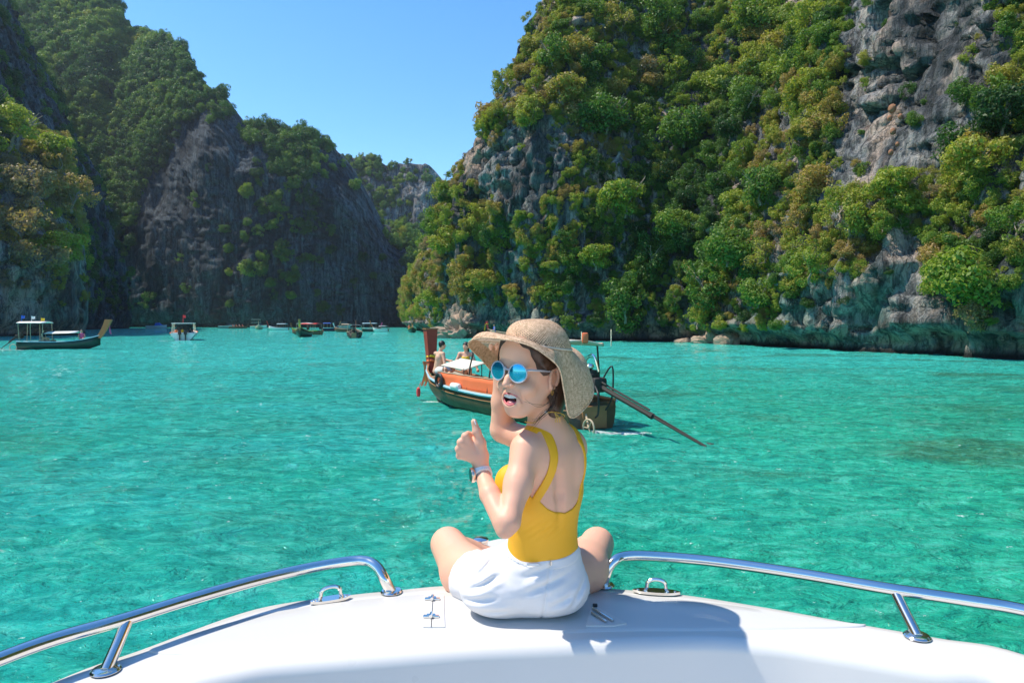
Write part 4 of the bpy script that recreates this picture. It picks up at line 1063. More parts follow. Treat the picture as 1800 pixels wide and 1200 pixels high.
    B.ell(H(.074, .0030, -.0665), (.020, .0205, .0165), HM, .004, 'cut')
    for sg in (-1, 1): B.chain([H(.098, .016 * sg, -.034), H(.092, .028 * sg, -.046), H(.080, .036 * sg, -.068)], [.0022, .0028, .002], .010, 'cut')
    # ear on the near side (and the far one)
    for sg in (1, -1):
        pts = [H(.000 + .0150 * math.cos(t) - .004 * math.sin(t), (.0760 + .006 * (1 - math.cos(t)) * .5) * sg, -.008 + .027 * math.sin(t)) for t in np.linspace(-1.9, 3.9, 15)]
        B.ell(H(-.001, .0745 * sg, -.008), (.0155, .0060, .028), HM, .006)
        B.chain(pts, [.0040] * 15, .003)
        B.ell(H(.008, .074 * sg, -.036), (.0075, .0048, .0085), HM, .005)
        B.ell(H(.011, .078 * sg, -.010), (.004, .003, .007), HM, .003)
        B.ell(H(.002, .083 * sg, -.012), (.0065, .0035, .011), HM, .003, 'cut')
    # left arm: down from the shoulder, forearm up to a fist with the thumb raised
    B.chain([A(925, 790, 1.835), A(911, 850, 1.785), A(893, 915, 1.72)], [.041, .0345, .029], .025)
    B.cone(A(893, 918, 1.715), A(887, 931, 1.71), .0275, .022, .02)
    B.chain([A(884, 915, 1.722), A(861, 868, 1.79), A(846, 826, 1.862)], [.028, .0265, .0185], .008)
    Wp = A(846, 824, 1.862)
    K_ = [A(818, 766, 1.842), A(810, 777, 1.840), A(806, 789, 1.843), A(807, 801, 1.848)]
    rads = [.0105, .0108, .0102, .0092]
    B.cone(Wp, A(838, 800, 1.858), .0195, .022, .012)
    B.ell(A(829, 788, 1.864), (.030, .017, .034), [[.8, .1, -.55], [0, 1, 0], [.55, 0, .8]], .010)
    for kk, rr in zip(K_, rads):
        m_ = Wp * .35 + A(838, 795, 1.855) * .65
        B.cone(m_, kk, .0125, rr, .010)
    back = np.array([.10, .99, 0])
    for i, (kk, rr) in enumerate(zip(K_, rads)):
        Lp = [.036, .039, .036, .029][i]
        p1 = kk + np.array([.004, Lp, -.002]); p2 = p1 + np.array([.026, .006, -.004]) * (1 - .08 * i); p3 = p2 + np.array([.004, -.020, -.002])
        B.chain([kk, p1], [rr, rr * .92], .0025); B.chain([p1, p2, p3], [rr * .92, rr * .85, rr * .75], .0025)
    tc, tm, ti, tt_ = A(848, 801, 1.858), A(845, 778, 1.850), A(838, 758, 1.846), A(833, 741, 1.846)
    B.cone(Wp, tc, .019, .0165, .010); B.chain([tc, tm, ti, tt_], [.0165, .0135, .0105, .0080], .008)
    # right arm: across the front, forearm up, hand holding the far brim of the hat
    B.chain([A(1000, 786, 1.995), A(940, 778, 2.06), A(884, 757, 2.12)], [.043, .041, .037], .03)
    B.chain([A(883, 752, 2.12), A(884, 705, 2.10), A(880, 662, 2.085)], [.037, .034, .022], .015)
    hw = A(880, 662, 2.085); hp = hw + [0, 0, .05]
    B.cone(hw, hp, .02, .026, .012, fl=((0, 1, 0), .6))
    for i in range(4):
        k0 = hp + np.array([-.028 + .019 * i, 0, .018 + .003 * (1.5 - abs(i - 1.5))])
        k1 = k0 + [0, -.008, .022]; k2 = k1 + [0, -.02, .004]; k3 = k2 + [0, -.012, -.014]
        B.chain([k0, k1, k2, k3], [.0095, .009, .008, .007], .003)
    B.chain([hw + [.02, 0, .02], hw + [.035, -.02, .04], hw + [.033, -.035, .055]], [.012, .010, .008], .005)
    # inner mouth gets its own tone
    INN = simple('inner_mouth', (0.16, 0.035, 0.035), 0.4)
    def matf(c):
        d = c - HC; a, b_, e = d @ f, d @ l, d @ u
        q = ((a - .092) / .034) ** 2 + ((b_ - .0030) / .0240) ** 2 + ((e + .0665) / .0175) ** 2
        q2 = ((a - .074) / .021) ** 2 + ((b_ - .0030) / .0215) ** 2 + ((e + .0665) / .0185) ** 2
        return ((np.minimum(q, q2) < 1.05) & (a < .0895)).astype(int)
    body = put('body', B.mesh('body', [SKIN, INN], matf, 2, DECKZ + .001))
    # ---- yellow swimsuit
    YEL = simple('yellow_lycra', (0.88, 0.42, 0.010), 0.55, var=.06, vscale=5, bmp=.05)
    sx, sy, sz = slice(None), slice(None), slice(np.searchsorted(B.z, 1.46), np.searchsorted(B.z, 1.99))
    Su = Body(B.x[sx], B.y[sy], B.z[sz]); shell = T.v[sx, sy, sz] - .0038
    # folds of the cloth below the scoop
    X = Su.x[:, None, None]; Y = Su.y[None, :, None]; Z = Su.z[None, None, :]
    wr = .0016 * np.sin((X * 0.62 - Z * 0.80) * 330) * np.exp(-((X - .09) / .045) ** 2 - ((Z - 1.63) / .035) ** 2)
    shell = shell - wr
    Rg = Su.twin(); cx = lambda px: (px - 900) * 1.855 / F; cz = lambda py: CAMZ - (py - HZ) * 1.855 / F
    bx = [cx(q) for q in (890, 925, 936, 947, 962, 978, 994, 1010, 1023, 1034)]; bz = [cz(q) for q in (835, 862, 873, 877, 892, 902, 906, 901, 886, 868)]
    zb = np.interp(Su.x, bx, bz)[:, None, None]
    zlim = zb + np.clip(Y - 1.905, 0, .06) * 3.2; zlim = np.minimum(zlim, 1.80) + 0 * Z
    Rg.v[:] = (Z - zlim) * .8
    Rg.ell(A(905, 800, 1.78), (.065, .10, .065), None, .01, 'cut')
    def band(pts, w0, ylim):                                              # a strap: prism along the depth of the back
        d = np.full((len(Su.x), 1, len(Su.z)), 9., np.float32)
        for (p, q) in zip(pts, pts[1:]):
            x0, z0, x1, z1 = cx(p[0]), cz(p[1]), cx(q[0]), cz(q[1]); L2 = (x1 - x0) ** 2 + (z1 - z0) ** 2
            t = np.clip(((X - x0) * (x1 - x0) + (Z - z0) * (z1 - z0)) / L2, 0, 1)
            d = np.minimum(d, np.hypot(X - x0 - t * (x1 - x0), Z - z0 - t * (z1 - z0)) - w0)
        return np.maximum(d, Y - ylim)
    Rg.v = np.minimum(Rg.v, band([tuple(p) for p in spline([(948, 742), (963, 765), (973, 795), (970, 822), (960, 846), (944, 872)], 5)], .0118, 1.93)).astype(np.float32)
    Rg.chain([A(940, 752, 1.83), A(938, 746, 1.86), A(930, 765, 1.90)], [.019, .019, .019], .006)
    strapR = [A(985, 755, 1.99), A(1006, 752, 1.955), A(1020, 775, 1.925), A(1028, 810, 1.92), A(1030, 850, 1.925), A(1027, 885, 1.925), A(1018, 905, 1.93)]
    Rg.chain(strapR, [.015, .015, .012, .011, .011, .013, .02], .006)
    strapF = [A(930, 775, 1.92), A(900, 800, 1.95), A(888, 830, 1.96)]
    Rg.chain(strapF, [.018, .020, .03], .01)
    Su.v = np.maximum(shell, Rg.v)
    Su.v = np.maximum(Su.v, -(T.v[sx, sy, sz] + .004))
    suit = put('swimsuit', Su.mesh('swimsuit', [YEL], None, 4))
    # ---- white shorts
    WHT = simple('white_cotton', (0.76, 0.74, 0.75), 0.8, var=.03, vscale=5, bmp=.08)
    Sh = Body(axis(-.24, .30, (0, 0), 1, .0028), axis(1.82, 2.30, (0, 0), 1, .0032), axis(1.345, 1.64, (0, 0), 1, .0028))
    Sh.ell((.037, 1.990, 1.452), (.160, .118, .100), None, .03)
    Sh.ell((-.038, 1.965, 1.428), (.116, .098, .078), None, .04)
    Sh.ell((.113, 1.965, 1.428), (.113, .098, .078), None, .04)
    Sh.ell(A(951, 992, 1.972), (.124, .098, .12), yawM(16), .03)
    Sh.chain([(-.033, 2.0, 1.425), A(822, 1011, 2.155)], [.082, .087], .03); Sh.chain([(.110, 2.0, 1.43), A(1010, 1004, 2.15)], [.078, .082], .03)
    X = Sh.x[:, None, None]; Y = Sh.y[None, :, None]; Z = Sh.z[None, None, :]
    Pn = np.stack(np.broadcast_arrays(X, Y, Z), -1)
    Sh.v += (.0045 * fbm(Pn * np.array([8, 4, 20]), 3, seed=60) + .0007 * fbm((Pn @ np.array([[.8, 0, .6], [0, 1, 0], [-.6, 0, .8]])) * np.array([14, 6, 60]), 3, seed=61, ridge=True) * np.clip((1.525 - Z) / .05, 0, 1)).astype(np.float32)
    for (a, b_, dep, w_) in (((-.13, 1.44), (-.02, 1.50), .006, .007), ((-.15, 1.41), (-.04, 1.44), .006, .008), ((-.11, 1.47), (-.03, 1.545), .005, .006),
                             ((.02, 1.49), (.13, 1.53), .005, .008), ((.03, 1.45), (.17, 1.50), .006, .008), ((.10, 1.41), (.20, 1.45), .005, .008), ((-.10, 1.385), (.0, 1.40), .004, .007), ((.16, 1.40), (.21, 1.47), .006, .007)):
        dx, dz = b_[0] - a[0], b_[1] - a[1]; L2 = dx * dx + dz * dz
        t = np.clip(((X - a[0]) * dx + (Z - a[1]) * dz) / L2, 0, 1)
        d = np.sqrt((X - a[0] - t * dx) ** 2 + (Z - a[1] - t * dz) ** 2)
        Sh.v += dep * np.exp(-(d / w_) ** 2) * np.sin(np.pi * np.clip(t, .02, .98)) - dep * .7 * np.exp(-((d - w_ * 2) / (w_ * 1.2)) ** 2) * np.sin(np.pi * np.clip(t, .02, .98))
    q0, q1 = A(968, 985, 1.88), A(950, 1112, 1.88)                                      # back seam
    t = np.clip(((X - q0[0]) * (q1[0] - q0[0]) + (Z - q0[2]) * (q1[2] - q0[2])) / ((q1[0] - q0[0]) ** 2 + (q1[2] - q0[2]) ** 2), 0, 1)
    d = np.hypot(X - q0[0] - t * (q1[0] - q0[0]), Z - q0[2] - t * (q1[2] - q0[2]))
    Sh.v += .004 * np.exp(-(d / .0032) ** 2) * (Y < 1.97) * np.clip((1.53 - Z) / .02, 0, 1)
    Sh.v = np.maximum(Sh.v, (Z - (1.545 + .30 * (Y - 1.88) - .12 * (X - .04))))
    inner = Sh.twin(); inner.v = Sh.v + .006
    td = A(787, 956, 2.34) - np.array([-.035, 2.0, 1.45]); Sh.plane(A(830, 1008, 2.125), td, 0, ((-.3, 1.8, 1.3), (.02, 2.4, 1.7)))
    td = A(1050, 955, 2.34) - np.array([.115, 2.0, 1.45]); Sh.plane(A(1018, 1004, 2.13), td, 0, ((.06, 1.8, 1.3), (.35, 2.4, 1.7)))
    shorts = put('shorts', Sh.mesh('shorts', [WHT], None, 2, DECKZ + .0015))
    Wb = Sh.twin(); Wb.v = np.maximum(Sh.v - .0016, np.maximum((1.523 + .30 * (Y - 1.88) - .12 * (X - .04)) - Z, -(Sh.v + .006))).astype(np.float32)
    put('waistband', Wb.mesh('waistband', [WHT], None, 1))
    z = MB().tube([q0 + [0, -.004, .0], q0 + [0, -.004, -.012]], .0022, 6).build('zip_pull', METAL, root); z.location = -base
    lb = MB().box((.058, 1.864, 1.533), (.034, .004, .006)).build('label', WHT, root); lb.location = -base
    # ---- hair
    HAIR, hn, hb, _ = newmat('dark_brown_hair'); hv = coords(hn, 'Object', (1, 1, 1))
    hn.links.new(mixc(hn, (0.020, 0.010, 0.007), (0.11, 0.048, 0.027), noise(hn, coords(hn, 'Object', (120, 120, 12)), 1, 3)), hb.inputs['Base Color'])
    hb.inputs['Roughness'].default_value = .38; bump(hn, hb, noise(hn, coords(hn, 'Object', (260, 260, 20)), 1, 2), .5, .002)
    Ha = Body(axis(-.09, .17, (0, 0), 1, .0022), axis(1.76, 2.05, (0, 0), 1, .0022), axis(1.88, 2.21, (0, 0), 1, .0022))
    Ha.ell(H(-.018, 0, .032), (.098, .0815, .098), HM, .01)
    Ha.chain([H(-.075, .01, -.01), H(-.085, .012, -.05), H(-.085, .015, -.085), H(-.072, .02, -.12)], [.045, .038, .026, .014], .02)
    Ha.ell(H(-.055, .040, -.025), (.050, .044, .070), HM, .02); Ha.ell(H(-.045, .045, -.085), (.034, .030, .050), HM, .02)
    # cleared for the face
    Ha.ell(H(.100, -.038, -.030), (.066, .072, .080), HM, .004, 'cut')
    Ha.ell(H(.02, .09, -.045), (.040, .045, .050), HM, .004, 'cut')
    Ha.ell(H(.004, .088, -.012), (.018, .024, .030), HM, .003, 'cut')
    Ha.ell(H(.03, -.02, -.09), (.09, .09, .06), HM, .004, 'cut')
    Ha.chain([H(.072, -.005, .080), H(.066, .030, .076), H(.050, .055, .062), H(.026, .069, .034), H(.004, .075, .022)], [.014, .016, .015, .010, .006], .012)
    Ha.chain([H(.068, .012, .076), H(.058, .048, .056), H(.040, .066, .030), H(.020, .074, .006)], [.012, .012, .007, .002], .008)
    hair = put('hair', Ha.mesh('hair', [HAIR], None, 1))
    st = MB()
    rs = np.random.RandomState(3)
    def strand(pts, r, n=6):
        q = spline([tuple(p) for p in pts], 6); st.tube(q, [r * (1 - .75 * i / (len(q) - 1)) for i in range(len(q))], 5)
    for k in range(14):                                                            # loose lock blown under the chin
        j = lambda s_: rs.normal(size=3) * s_
        strand([A(978, 690, 1.83) + j(.003), A(972, 712, 1.815) + j(.003), A(955, 728, 1.80) + j(.004), A(938, 745, 1.80) + j(.006)], .0009)
    for k in range(2): strand([A(975, 680, 1.82) + rs.normal(size=3) * .002, A(965, 705, 1.795) + rs.normal(size=3) * .003, A(945, 712, 1.775) + rs.normal(size=3) * .003, A(922, 702, 1.755) + rs.normal(size=3) * .003], .0009)
    for k in range(46):                                                            # fringe sweeping off the near temple
        q = rs.rand(); b0 = -.01 + .05 * q; j = lambda s_: rs.normal(size=3) * s_
        strand([H(.055 - .01 * q, b0, .100 - .012 * q) + j(.002), H(.080 - .022 * q, b0 + .012, .078 - .01 * q) + j(.002), H(.080 - .035 * q, b0 + .026, .052) + j(.0015), H(.062 - .05 * q, .060 + .012 * q, .036 - .01 * q) + j(.001)], .0010)
    for k in range(60):                                                            # thin hair at the far temple and loose over the forehead
        q = rs.rand(); strand([H(.070, -.035 - .02 * q, .085), H(.080 - .01 * q, -.050 - .010 * q, .060), H(.074 - .012 * q, -.060 - .006 * q, .035), H(.062, -.066, .012 + .01 * q)], .0012)
    for k in range(0): strand([H(.075, .0 + .006 * k, .082), H(.088, .004 + .007 * k, .066), H(.0915, .010 + .008 * k, .052), H(.086, .020 + .008 * k, .040)], .0006)
    for k in range(8): strand([H(.03, .068, .055 + .004 * k), H(.015, .0765, .03), H(-.004, .080, .028 - .001 * k), H(-.03, .079, .018)], .0018)
    sobj = st.build('hair_strands', HAIR, root); sobj.location = -base
    # ---- eyebrows, lips, teeth, tongue, nail
    LIP = simple('lips', (0.68, 0.15, 0.16), 0.35, var=.1, vscale=60)
    TEETH = simple('teeth', (0.85, 0.82, 0.76), 0.25); TONG = simple('tongue', (0.52, 0.17, 0.18), 0.4)
    lp = MB()
    n_ = 48; ring = []
    for k in range(n_):                                                    # a wide open smile: flat on top, round below
        t = 2 * math.pi * k / n_; sn = math.sin(t); bb = .0256 * math.cos(t) * (1.0 if sn > 0 else 1 - .16 * abs(sn))
        ee = (.0120 if sn > 0 else .0190) * sn + .004
        cup = .0022 * math.exp(-(bb / .006) ** 2) if sn > 0 else 0
        ring.append((H(.0962 - 9.0 * (bb + .0005) ** 2 - (.003 if ee < 0 else 0), bb + .0032, -.0665 + ee - cup), .0009 + .0013 * abs(sn) ** .7 * (1.45 if sn < 0 else .8)))
    lp.tube([p for p, r_ in ring], [r_ for p, r_ in ring], 8, closed=True)
    o = lp.build('lips', LIP, root); o.location = -base
    for row, e0, hgt in ((1, -.0585, .0085), (-1, -.0815, .0040)):
        for k in range(7 if row > 0 else 6):
            bb = (-.0180 + .0056 * k) if row > 0 else (-.0125 + .005 * k)
            o = MB().box(H(.0905 - 10 * (bb + .0015) ** 2, bb + .0030, e0 + 6 * bb * bb * row), (.004, .0055, hgt), Matrix(HM.T.tolist()), bevel=.0010).build('tooth', TEETH, root); o.location = -base
    o = MB().ball(H(.076, .003, -.0775), (.018, .0180, .0085), 3, Matrix(HM.T.tolist())).build('tongue', TONG, root); o.location = -base
    bw = MB()
    for sg in (-1, 1): bw.tube([H(.0940, .014 * sg, .0295), H(.0925, .024 * sg, .0325), H(.086, .038 * sg, .0315), H(.078, .047 * sg, .027)], [.001, .0022, .0020, .0008], 6)
    o = bw.build('eyebrows', HAIR, root); o.location = -base
    NAIL = simple('nail', (0.82, 0.80, 0.80), 0.15)
    nd_ = (tt_ - ti) / np.linalg.norm(tt_ - ti)
    o = MB().ball(tt_ + np.array([.0040, -.0052, -.001]), (.0048, .0022, .0075), 3, Vector(nd_).to_track_quat('Z', 'Y').to_matrix()).build('thumbnail', NAIL, root); o.location = -base
    # ---- sunglasses (worn: a thing of its own)
    gl = empty('sunglasses', tuple(H(.095, 0, 0)), 0, 'round sunglasses with clear frames and mirrored blue lenses on her face', 'sunglasses'); gb = Vector(gl.location)
    LENS, ln, lb_, _ = newmat('blue_mirror_lens')
    gr = ln.nodes.new('ShaderNodeTexCoord')
    lb_.inputs['Base Color'].default_value = (0.02, 0.42, 0.66, 1); lb_.inputs['Metallic'].default_value = .75; lb_.inputs['Roughness'].default_value = .12
    lb_.inputs['Coat Weight'].default_value = 1.0
    FR, fn, fb, _ = newmat('clear_frame'); fb.inputs['Base Color'].default_value = (.62, .60, .66, 1); fb.inputs['Roughness'].default_value = .12; fb.inputs['Transmission Weight'].default_value = .25
    for sg in (-1, 1):
        wy = R(9) * sg; ld = l * math.cos(wy) - f * math.sin(wy); fd = f * math.cos(wy) + l * math.sin(wy)
        c0 = H(.1005, .0345 * sg, .0065)
        rim = [c0 + ld * .0270 * math.cos(t) + u * .0248 * math.sin(t) for t in np.linspace(0, 2 * math.pi, 36, endpoint=False)]
        o = MB().tube(rim, .0018, 8, closed=True).build('rim', FR, gl); o.location = -gb
        rows = []
        for r_ in np.linspace(0.02, 1, 7): rows.append([c0 + fd * (.003 * (1 - r_ * r_)) + ld * .0263 * r_ * math.cos(t) + u * .0241 * r_ * math.sin(t) for t in np.linspace(0, 2 * math.pi, 32, endpoint=False)])
        o = MB().grid(rows, closed=True).build('lens', LENS, gl); o.location = -gb
        hg = c0 + ld * .0275 + u * .010
        o = MB().tube([hg, hg - f * .012 + l * .004 * sg, H(.03, .0735 * sg, .012), H(-.012, .078 * sg, .008), H(-.035, .076 * sg, -.012)], [.0035, .0032, .0026, .0024, .002], 8).build('temple', FR, gl); o.location = -gb
    o = MB().tube([H(.1005, .0080, .012), H(.105, 0, .0145), H(.1005, -.0080, .012)], .0026, 8).build('bridge', FR, gl); o.location = -gb
    # ---- straw hat
    hat(H)
    # ---- watch
    wt = empty('watch', tuple(Wp), 0, 'smart watch with white strap and round dark green face on her raised wrist', 'watch'); wb = Vector(wt.location)
    ax = (A(846, 826, 1.862) - A(861, 868, 1.79)); ax /= np.linalg.norm(ax)
    fac = np.array([-.90, -.42, -.15]); fac -= ax * (fac @ ax); fac /= np.linalg.norm(fac); sd = np.cross(ax, fac)
    wc = A(848, 832, 1.852); STR = simple('white_strap', (.82, .80, .78), .5); GOLD = simple('rose_gold', (.85, .60, .45), .25, 1.0)
    M4 = Matrix(((sd[0], fac[0], ax[0], wc[0]), (sd[1], fac[1], ax[1], wc[1]), (sd[2], fac[2], ax[2], wc[2]), (0, 0, 0, 1)))
    o = MB().lathe([(.0215, -.0095), (.0262, -.009), (.0268, 0), (.0262, .009), (.0215, .0095)], 32, M4).build('strap', STR, wt); o.location = -wb
    for k in range(7):
        t = -.9 + k * .28 + 3.6; c = np.array(M4 @ Vector((.0262 * math.cos(t), .0262 * math.sin(t), 0)))
        h_ = MB().ball(c, .0016, 1).build('strap_hole', BLACK, o); 
    cM = Matrix.Translation(Vector(wc + fac * .024)) @ Matrix(((sd[0], ax[0], fac[0], 0), (sd[1], ax[1], fac[1], 0), (sd[2], ax[2], fac[2], 0), (0, 0, 0, 1)))
    o = MB().lathe([(0, 0), (.0195, 0), (.0205, .002), (.0205, .007), (.019, .0095), (.0165, .0095)], 32, cM).build('case', GOLD, wt); o.location = -wb
    DK = simple('dark_green_glass', (.01, .045, .03), .08)
    o = MB().lathe([(0, .0102), (.0168, .0098)], 32, cM).build('dial', DK, wt); o.location = -wb
    # ---- necklace and earring
    nk = empty('necklace', tuple(A(965, 735, 1.86)), 0, 'thin gold cord necklace with a small white bead at the nape of her neck', 'necklace'); nb = Vector(nk.location)
    GC = simple('gold_cord', (.75, .42, .08), .4, .3)
    pts = [H(.02, .0, -.135), A(940, 742, 1.845), A(955, 728, 1.838), A(968, 724, 1.842), A(985, 726, 1.865), A(992, 732, 1.90), A(975, 738, 1.96)]
    o = MB().tube(spline([tuple(p) for p in pts], 8), .0014, 6).build('cord', GC, nk); o.location = -nb
    for k in range(3): o = MB().tube([A(975, 725, 1.843), A(978 + 3 * k, 733, 1.838), A(976 + 4 * k, 742, 1.842)], .0012, 5).build('tassel', GC, nk); o.location = -nb
    o = MB().ball(A(960, 724, 1.832), .0042, 2).build('bead', TEETH, nk); o.location = -nb
    er = MB().tube([H(.008 + .004 * math.cos(t), .080, -.047 + .006 * math.sin(t)) for t in np.linspace(0, 2 * math.pi, 14, endpoint=False)], .0009, 6, closed=True).build('earring', GC)
    tag(er, 'small gold hoop earring in her left ear', 'earring')
    return root

def straw_material(name, hole):
    m, n, b, out = newmat(name)
    uv = n.nodes.new('ShaderNodeUVMap'); uv.uv_map = 'UVMap'
    sep = n.nodes.new('ShaderNodeSeparateXYZ'); n.links.new(uv.outputs[0], sep.inputs[0])
    U, V = sep.outputs[0], sep.outputs[1]
    fu, fv = (52, 1.0)
    a = math_(n, 'SINE', math_(n, 'MULTIPLY', math_(n, 'ADD', U, V), math.pi))
    c = math_(n, 'SINE', math_(n, 'MULTIPLY', math_(n, 'SUBTRACT', U, V), math.pi))
    cell = math_(n, 'MULTIPLY', a, c)                                     # diamonds of the weave
    cell = math_(n, 'ABSOLUTE', cell)
    ns = ramp(n, [(.3, (0, 0, 0)), (.7, (1, 1, 1))], noise(n, coords(n), 120, 4, .7)).outputs[0]
    col = mixc(n, (0.42, 0.235, 0.125), (0.96, 0.68, 0.46), ns)
    col = mixc(n, col, (0.20, 0.12, 0.06), math_(n, 'MULTIPLY', ramp(n, [(0.45, (0, 0, 0)), (0.85, (1, 1, 1))], cell).outputs[0], 0.45))
    n.links.new(col, b.inputs['Base Color']); b.inputs['Roughness'].default_value = .75
    bump(n, b, math_(n, 'SUBTRACT', math_(n, 'MULTIPLY', ns, .4), cell), .5, .002)
    tr = n.nodes.new('ShaderNodeBsdfTransparent'); mx = n.nodes.new('ShaderNodeMixShader')
    thr = math_(n, 'ADD', hole, math_(n, 'MULTIPLY', math_(n, 'MAXIMUM', math_(n, 'GREATER_THAN', V, 27.5), math_(n, 'MULTIPLY', math_(n, 'GREATER_THAN', U, 36.5), math_(n, 'LESS_THAN', U, 112.5))), 0.6 if hole == .44 else 0.0))
    n.links.new(math_(n, 'GREATER_THAN', cell, thr), mx.inputs[0]); n.links.new(b.outputs[0], mx.inputs[1]); n.links.new(tr.outputs[0], mx.inputs[2])
    n.links.new(mx.outputs[0], out.inputs[0])
    return m
def hat(H):
    edge = [(823, 606, 1.92), (842, 594, 1.83), (885, 596, 1.765), (925, 605, 1.735), (955, 621, 1.73), (982, 646, 1.75), (992, 690, 1.785), (1001, 732, 1.83),
            (1024, 722, 1.88), (1043, 692, 1.94), (1036, 655, 2.0), (1008, 632, 2.05), (960, 622, 2.09), (908, 636, 2.09), (872, 654, 2.06), (846, 631, 2.0)]
    E = spline([tuple(at(*e)) for e in edge], 12, closed=True); n = len(E)
    c = np.array(at(947, 606, 1.905)); top = np.array(at(942, 561, 1.90))
    ht = empty('hat', tuple(c), 0, 'wide floppy straw hat with a woven crown on the head of the woman', 'hat'); hb = Vector(ht.location)
    # crown base ring, started under the first edge point
    ang = np.array([math.atan2(e[1] - c[1], e[0] - c[0]) for e in E])
    ring = np.stack([c[0] + .091 * np.cos(ang), c[1] + .100 * np.sin(ang), c[2] - .0 - .016 * np.cos(ang - .1) + .004 * np.sin(ang)], 1)
    def sheet(rows, uvs, name, mat, thick=.0022):
        rows = np.array(rows); nr = len(rows)
        V = rows.reshape(-1, 3); i = np.arange(nr - 1)[:, None] * n; j = np.arange(n)[None, :]; j2 = (j + 1) % n
        Fc = np.stack([i + j, i + j2, i + n + j2, i + n + j], -1).reshape(-1, 4)
        me = fast_mesh(name, V, Fc); uvl = me.uv_layers.new(name='UVMap')
        fi = np.broadcast_to(np.arange(nr - 1)[:, None], (nr - 1, n)).ravel(); fj = np.broadcast_to(j, (nr - 1, n)).ravel()
        UV = np.zeros((len(Fc), 4, 2), np.float32)
        for k, (di, dj) in enumerate(((0, 0), (0, 1), (1, 1), (1, 0))):
            UV[:, k, 0] = (fj + dj) / n * uvs[0]; UV[:, k, 1] = np.array(uvs[1])[fi + di]
        uvl.data.foreach_set('uv', UV.ravel())
        o = link_mesh(name, me, mat, ht, True); o.location = -hb
        so_ = o.modifiers.new('thickness', 'SOLIDIFY'); so_.thickness = thick; so_.offset = 0
        return o
    rows = []; T_ = np.linspace(0, 1, 26); vv = []
    for t in T_:
        p = ring * (1 - t) + E * t
        lift = .020 * math.sin(math.pi * t)                               # the brim bows outward and up before it droops
        p = p.copy(); rt = np.clip(np.cos(ang + 1.0), 0, 1); p[:, 2] += lift * (1 - .55 * rt) + .0035 * np.sin(ang * 7 + 2) * t * t
        d = (ring - c); d[:, 2] = 0; d /= np.linalg.norm(d, axis=1)[:, None]; p += d * (.016 * math.sin(math.pi * t)) * (1 - .9 * rt)[:, None]
        rows.append(p); vv.append(t * 40)
    sheet(rows, (130, vv), 'brim', straw_material('brim_straw', .44), .0009)
    rows = []; vv = []
    for t in np.linspace(0, 1, 22):
        a = t * math.pi / 2; s_ = max(math.cos(a) ** .72, .001)
        cc = c * (1 - math.sin(a)) + top * math.sin(a)
        base_z = (ring[:, 2] - c[2]) * (1 - math.sin(a)) 
        p = np.stack([cc[0] + (ring[:, 0] - c[0]) * s_, cc[1] + (ring[:, 1] - c[1]) * s_, cc[2] + base_z], 1)
        rows.append(p); vv.append(t * 15)
    sheet(rows, (52, vv), 'crown', straw_material('crown_straw', .62))
    bd = MB().tube([tuple(p) for p in E[::2]], .0021, 6, closed=True).build('brim_edge', straw_material('edge_straw', 2.0), ht); bd.location = -hb
    BD = simple('hat_band', (.62, .52, .42), .6)
    q = ring * 1.0; q[:, 2] += .003; q[:, :2] = c[:2] + (q[:, :2] - c[:2]) * 1.015
    o = MB().tube([tuple(p) for p in q[::3]], .0028, 6, closed=True).build('hat_band', BD, ht); o.location = -hb
woman()
# ------------------------------------------------------------------ other boats on the bay
def paint(name, col, rough=.45, var=.18, **k): return simple(name, col, rough, var=var, vscale=3, **k)
WOOD = paint('varnished_wood', (.36, .17, .075), .4, .35); PALEW = paint('pale_wood', (.50, .38, .26), .6, .25)
REDW = paint('red_prow_paint', (.34, .055, .035), .5, .35); CREAM = paint('cream_canvas', (.74, .68, .56), .8); WHITEP = paint('boat_white', (.78, .78, .76), .35)
ORANGE = paint('orange_tarpaulin', (.80, .17, .06), .6, .15); IRON = paint('dark_iron', (.035, .028, .022), .6); SKYBLUE = paint('pale_blue_paint', (.36, .56, .68), .4)
OLIVE = paint('worn_olive_hull', (.10, .065, .030), .5, .5); GREENP = paint('dark_green_hull', (.010, .048, .036), .4, .3); NAVY = paint('navy_cloth', (.015, .02, .05), .8)
YELLOW = paint('yellow_cloth', (.85, .55, .03), .7); PINK = paint('pink_cloth', (.75, .12, .30), .7); GREENC = paint('green_cloth', (.12, .55, .06), .7); REDC = paint('red_cloth', (.75, .05, .05), .7)
BLUEC = paint('blue_cloth', (.03, .12, .55), .7); GREYP = paint('grey_boat', (.30, .34, .37), .4); CHROME = METAL; TEALP = paint('teal_hull', (.02, .22, .20), .4); BROWNP = paint('brown_hull', (.16, .075, .04), .5, .4)
DGLASS = simple('tinted_window', (.02, .035, .05), .08); AMBER = paint('amber_varnish', (.72, .24, .09), .4, .3)

